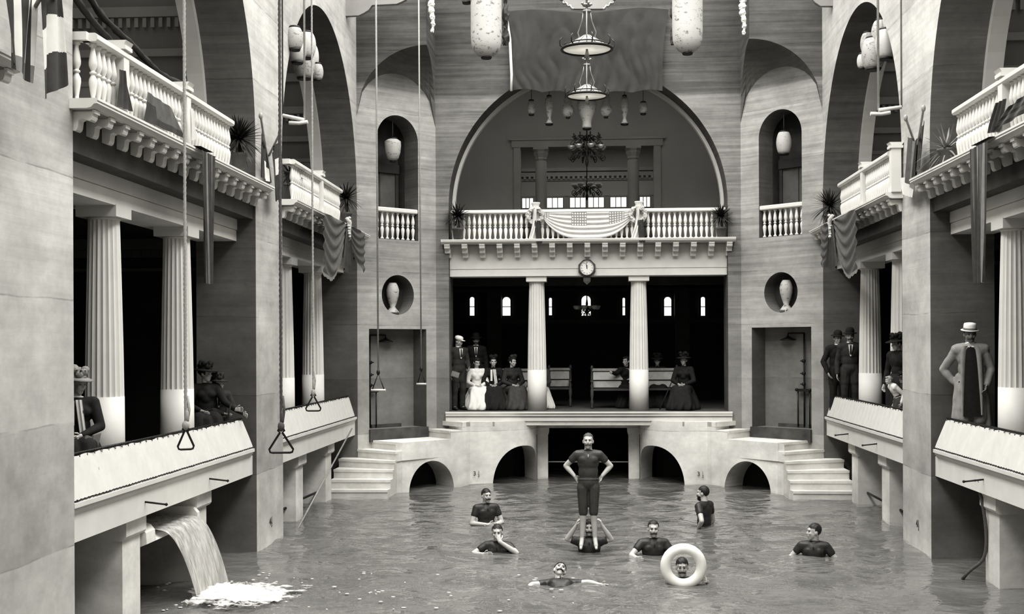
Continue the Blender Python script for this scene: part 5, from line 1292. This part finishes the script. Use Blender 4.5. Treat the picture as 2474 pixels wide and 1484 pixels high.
# --- spectators, lower back hall
D = lambda **q: q
sit = dict(pel=V3(0, .01, .93), kneL=V3(-.12, -.44, .92), kneR=V3(.12, -.44, .92), ankL=V3(-.11, -.46, .50), ankR=V3(.11, -.46, .50), toeL=V3(-.12, -.6, .46), toeR=V3(.12, -.6, .46), elL=V3(-.25, -.06, 1.12), elR=V3(.25, -.06, 1.12), wrL=V3(-.08, -.28, 1.04), wrR=V3(.06, -.30, 1.03))
SITDROP = .44
def lowered(d): return {q: v-V3(0, 0, SITDROP) if True else v for q, v in d.items()}
def seated_woman(label, px, Y, z, yaw=0, h=1.62, head=(0, 0, 0), lean=0, hat=None, mats=None, hair=None, scarf=False, J=None, lh=True):
    # seated figure: everything above the seat is the standing torso lowered by SITDROP
    j = dict(sit); j.update(J or {})
    base = dict(shL=V3(-.163, .01, 1.39), shR=V3(.163, .01, 1.39), head=V3(0, -.015, 1.605), hipL=V3(-.09, 0, .90), hipR=V3(.09, 0, .90))
    base.update(j)
    r = person(label, stand(px, Y, z-SITDROP*h/1.72), yaw, h, base, lean, 0, 0, head, 'dress_seat', M_skin, hair or M_hair, longhair=lh, hat=hat, fem=True, vox=.0115, scarf=scarf)
    # dress built around the seated figure
    S = Matrix.Scale(h/1.72, 4); mats = mats or {}; mat1 = mats.get('top', M_suit)
    T = lambda p: Vector(p)
    def cl(name, prims, mat, v=.013, sm=3, fold=0):
        me = grow(prims, v, sm)
        if fold:
            for q in me.vertices:
                a = math.atan2(q.co.x, -(q.co.y+.15)); f_ = max(0, min(1, (.98-q.co.z)/.45)); n_ = V3(q.co.x, q.co.y+.15, 0)
                if n_.length > .02: q.co += n_.normalized()*fold*math.sin(a*19+2*math.sin(q.co.z*7))*f_
                q.co.z = max(q.co.z, SITDROP+.012)
        me.transform(S); me.materials.clear(); me.materials.append(mat); me.name = name; o = bpy.data.objects.new(name, me); COL.objects.link(o); o.parent = r; return o
    up = [('e', (0, .005, 1.285), (.160, .124, .172)), ('e', (0, .01, 1.12), (.138, .114, .17)), ('e', (0, .012, .99), (.150, .128, .12)), ('c', (0, -.03, 1.36), .09, (0, -.045, 1.22), .09), ('c', (-.06, .01, 1.37), .092, base['shL'], .074), ('c', (.06, .01, 1.37), .092, base['shR'], .074), ('c', (0, .01, 1.3), .10, (0, .012, 1.42), .070), ('e', (-.06, -.072, 1.29), (.085, .062, .07)), ('e', (.06, -.072, 1.29), (.085, .062, .07))]
    for q in 'LR': s_, e_, w_ = base['sh'+q], base['el'+q], base['wr'+q]; up += [('c', s_, .078, e_, .058), ('c', e_, .058, e_.lerp(w_, .92), .040)]
    cl('bodice', up, mat1)
    sk = []; g = SITDROP
    for q, sx in (('L', -1), ('R', 1)):
        kn = base['kne'+q]; sk += [('c', base['hip'+q]+V3(0, 0, .0), .15, kn, .11), ('c', kn, .115, V3(kn.x+sx*.06, kn.y-.08, g+.06), .17), ('c', base['hip'+q], .15, V3(sx*.24, -.12, g+.06), .17)]
    sk += [('e', (0, .01, .95), (.17, .15, .14)), ('c', (0, -.1, .9), .14, (0, -.45, .88), .12), ('c', (0, -.46, .88), .12, (0, -.56, g+.06), .17)]
    cl('skirt', sk, mats.get('skirt', mat1), .017, 4, .022)
    m = MB(); m.torus((0, .012, 1.45), .054, .013, (0, .2, 1), 20, 8); o = m.build('collar', mats.get('collar', mat1), r); o.data.transform(S)
    m = MB(); m.torus((0, .012, 1.05), .140, .014, (0, 0, 1), 28, 8, 1, .86); o = m.build('belt', mats.get('belt', mat1), r); o.data.transform(S)
    return r
person('standing man in dark suit and white cap at the left end of the back platform', stand(1108, 28.25, ZP), .55, 1.70, dict(elR=V3(.24, -.0, 1.12), wrR=V3(.14, -.25, .98)), outfit='suit', head=(.5, .25, 0), hat=('cap', M_dress), mats=dict(top=M_suit2, legs=M_suit2), vox=.0115, skin=M_skin2)
person('standing man in dark hat and dark coat behind the white-capped man', stand(1150, 29.4, ZP), .1, 1.74, outfit='suit', head=(0, .1, 0), hat=('bowler', M_suit), mats=dict(top=M_suit, legs=M_suit), skin=M_skinD, vox=.012, stache=True)
person('man in black half hidden behind the seated women at left', stand(1200, 29.6, ZP), .5, 1.30, outfit='suit', head=(.3, .2, 0), hat=('bowler', M_suit), mats=dict(top=M_suit, legs=M_suit), skin=M_skinD, vox=.012) if False else None
seated_woman('seated woman in a long white dress looking down', 1152, 28.65, ZP, .25, 1.60, (.2, .35, 0), mats=dict(top=M_dress, skirt=M_dress, belt=M_dress))
seated_woman('seated woman in black with a long white scarf, between white and grey dresses', 1192, 28.7, ZP, .1, 1.62, (.1, .05, 0), mats=dict(top=M_suit, skirt=M_suit), scarf=True, hat=('bow', M_suit))
seated_woman('seated woman in charcoal dress turned to the right beside the left column', 1238, 28.68, ZP, .35, 1.62, (.55, .1, 0), mats=dict(top=M_suit2, skirt=M_dressG), hat=('bow', M_suit2))
seated_woman('woman in pale dress mostly hidden behind the left column', 1306, 28.95, ZP, -.3, 1.58, (0, 0, 0), mats=dict(top=M_dressG, skirt=M_dress))
seated_woman('woman in black leaning her arm along a bench behind the right column', 1512, 29.3, ZP, .7, 1.62, (-1.4, .1, 0), mats=dict(top=M_suit, skirt=M_suit), J=dict(elL=V3(-.32, .02, 1.30), wrL=V3(-.50, -.04, 1.33)))
seated_woman('woman in black wide hat with arms folded over the bench back', 1588, 29.75, ZP, 0, 1.62, (0, .1, 0), mats=dict(top=M_suit, skirt=M_suit), hat=('wide', M_suit), J=dict(elL=V3(-.28, -.10, 1.20), wrL=V3(-.02, -.26, 1.22), elR=V3(.28, -.1, 1.2), wrR=V3(.04, -.28, 1.2)))
seated_woman('seated woman in black with feathered hat, rightmost on the back platform', 1652, 28.55, ZP, -.25, 1.66, (-.1, .05, 0), mats=dict(top=M_suit, skirt=M_suit), hat=('feather', M_suit))
a = PY(1622, 925, 28.1); m = MB(); m.tube([(0, 0, 0), PY(1594, 990, 27.95)-a], .012, 6); tag(m.build('closed_parasol', M_suit, loc=a), 'thin closed parasol slanting from the seated woman in black', 'parasol')
a = PY(1100, 905, 27.85); m = MB(); m.box((-.09, -.03, -.06), (.09, .03, .06)); m.box((-.08, -.035, -.05), (.085, -.03, .05)); o = m.build('notebook', [M_cloth3], loc=a); o.rotation_euler = (0, .3, 0); tag(o, 'grey notebook held by the man in the white cap', 'book')
# --- spectators, right side
person('man in bowler hat with one arm bent, left of two by the right wall', Vector((5.14, 25.84, ZP)), .1, 1.72, dict(elL=V3(-.30, .0, 1.12), wrL=V3(-.24, -.12, .90), elR=V3(.27, .02, 1.12), wrR=V3(.13, -.14, 1.0)), outfit='suit', head=(.1, .1, 0), hat=('bowler', M_suit), mats=dict(top=M_suit, legs=M_suit), vox=.011, stache=False, skin=M_skin2)
person('man in black suit and bowler hat with moustache, beside the fluted column at right', Vector((5.33, 25.55, ZP)), -.1, 1.77, outfit='suit', head=(-.05, .05, 0), hat=('bowler', M_suit), mats=dict(top=M_suit2, legs=M_suit2), vox=.011, stache=True, skin=M_skin2)
P = PX(2168, 838, 5.2)
person('woman in large black hat half hidden behind the right pier', Vector((5.25, 21.36, ZP)), -.9, 1.60, outfit='dress', head=(-.2, .2, 0), hat=('feather', M_suit), mats=dict(top=M_suit, skirt=M_suit, hem=.06), longhair=True, fem=True, vox=.0115)
person('fair curly-haired child leaning over the far right canvas screen', Vector((5.18, 20.95, ZP)), -1.4, 1.0, outfit='dress', lean=.5, head=(.2, .15, 0), hair=M_hairF, mats=dict(top=M_dress, skirt=M_dressG), longhair=True, fem=True, vox=.012)
person('child in dark feathered hat beside the right pier, leaning on the screen', Vector((5.32, 20.72, ZP)), -1.3, 1.02, outfit='dress', lean=.42, head=(.3, .1, 0), hat=('feather', M_suit), hair=M_hairF, mats=dict(top=M_dressG, skirt=M_suit), longhair=True, fem=True, vox=.012)
P = PX(2335, 835, 5.12)
person('man in pale overcoat and light hat leaning by the near right column', Vector((5.34, 17.62, ZP)), -.25, 1.74, dict(elL=V3(-.36, .10, 1.10), wrL=V3(-.22, .06, .92), elR=V3(.26, .03, 1.10), wrR=V3(.2, -.1, .9)), outfit='coat', side=-.02, head=(.15, .15, 0), hat=('tall', M_paper), mats=dict(top=M_coat, legs=M_suit), vox=.011, skin=M_skinD, stache=True)
# --- spectators, near left
seated_woman('woman in dark coat and pale hat half hidden by the nearest left pier', 188, 12.85, ZP, .3, 1.6, (.8, .15, 0), hat=('wide', M_coat), mats=dict(top=M_suit, skirt=M_suit, collar=M_dress), hair=M_hairF, scarf=True)
a = PX(214, 1096, -5.2); t = thing('open_paper', 'open folded papers resting over the near left canvas screen', 'papers', a)
m = MB(); m.extrude([(0, 0), (.20, -.01), (.19, .20), (.01, .19)], -.01, .01, lambda p, q: (q+.25*p[1], p[0], p[1])); m.build('page', M_cloth3, t); m = MB(); m.extrude([(-.2, -.02), (0, 0), (.0, .17), (-.14, .2)], -.01, .01, lambda p, q: (q+.3*p[1]-.02, p[0], p[1])); m.build('page', M_coat, t)
seated_woman('woman in large black feathered hat pointing over the near left screen', 497, 17.55, ZP, .35, 1.6, (.9, .1, 0), hat=('feather', M_suit), mats=dict(top=M_suit, skirt=M_suit), J=dict(elR=V3(.28, -.12, 1.17), wrR=V3(.43, -.26, 1.06), handR=V3(.54, -.33, 1.06)))
person('boy in dark jacket and flat hat leaning over the near left screen with a stick', stand(524, 17.78, ZP-.44*1.42/1.72), .45, 1.42, dict(sit, elR=V3(.27, -.12, 1.15), wrR=V3(.40, -.28, 1.06), elL=V3(-.20, -.2, 1.14), wrL=V3(.05, -.36, 1.06)), outfit='suit', lean=.2, head=(.8, .05, 0), hat=('wide', M_suit2), mats=dict(top=M_suit2, legs=M_suit), vox=.011)
a = PX(550, 1012, -4.98); m = MB(); m.tube([(0, 0, 0), PX(558, 975, -4.98)-a], .013, 6); tag(m.build('walking_stick', M_suit, loc=a), 'short dark stick held up by the boy at the near left screen', 'stick')
a = PX(490, 1000, -5.15)
# ------------------------------------------------------------------ light and camera
w = bpy.data.worlds.new('sky'); SC.world = w; w.use_nodes = True
w.node_tree.nodes['Background'].inputs[0].default_value = (1, .99, .96, 1); w.node_tree.nodes['Background'].inputs[1].default_value = .28
def area(name, loc, sx, sy, e, rot=(0, 0, 0)):
    l = bpy.data.lights.new(name, 'AREA'); l.shape = 'RECTANGLE'; l.size = sx; l.size_y = sy; l.energy = e; l.color = (1, .99, .96)
    o = bpy.data.objects.new(name, l); COL.objects.link(o); o.location = loc; o.rotation_euler = rot; return o
area('bay_room_fill', (0, 34.5, 8.86), 4.5, 2, 26)  # fill added out of view at the ceiling to brighten the bay room
area('upper_room_fill', (0, 29.5, 10.15), 8, 1.6, 34)  # unseen fill added behind the arch head to lift the upper room
for s in (-1, 1): area('gallery_fill', (s*7.6, 15, 10.05), 2.4, 7, 22); area('gallery_fill', (s*7.6, 23, 10.05), 2.4, 6, 22)  # unseen fills added above the galleries to lift their dark interiors
area('skylight', (0, 12.5, 16), 9.0, 28, 1900)
for s in (-1, 1): area('roof_light', (s*5.5, 12.5, 18.5), 5, 30, 4300, (0, s*math.radians(40), 0))
cam = bpy.data.cameras.new('camera'); cam.sensor_width = 36; cam.sensor_fit = 'HORIZONTAL'; cam.lens = 36*F/2474
cam.shift_x = 0; cam.shift_y = (Y0-742)/2474; cam.clip_start = .1; cam.clip_end = 200
co = bpy.data.objects.new('camera', cam); COL.objects.link(co); SC.camera = co
c, s = math.cos(TH), math.sin(TH); fw = Vector((-s, c, 0)); rt = Vector((c, s, 0)); upv = Vector((0, 0, 1))
cr, sr = math.cos(RO), math.sin(RO)
r2, u2 = rt*cr-upv*(-sr)*-1*-1 if False else rt*cr+upv*sr, upv*cr-rt*sr
M4 = Matrix(((r2.x, u2.x, -fw.x, 0), (r2.y, u2.y, -fw.y, 0), (r2.z, u2.z, -fw.z, H), (0, 0, 0, 1))); co.matrix_world = M4
SC.cycles.max_bounces = 7; SC.cycles.diffuse_bounces = 4; SC.cycles.glossy_bounces = 3; SC.cycles.transparent_max_bounces = 8; SC.cycles.transmission_bounces = 3
SC.cycles.caustics_reflective = False; SC.cycles.caustics_refractive = False
SC.view_settings.view_transform = 'Standard'; SC.view_settings.look = 'Medium High Contrast'; SC.view_settings.exposure = .14; SC.view_settings.gamma = 1
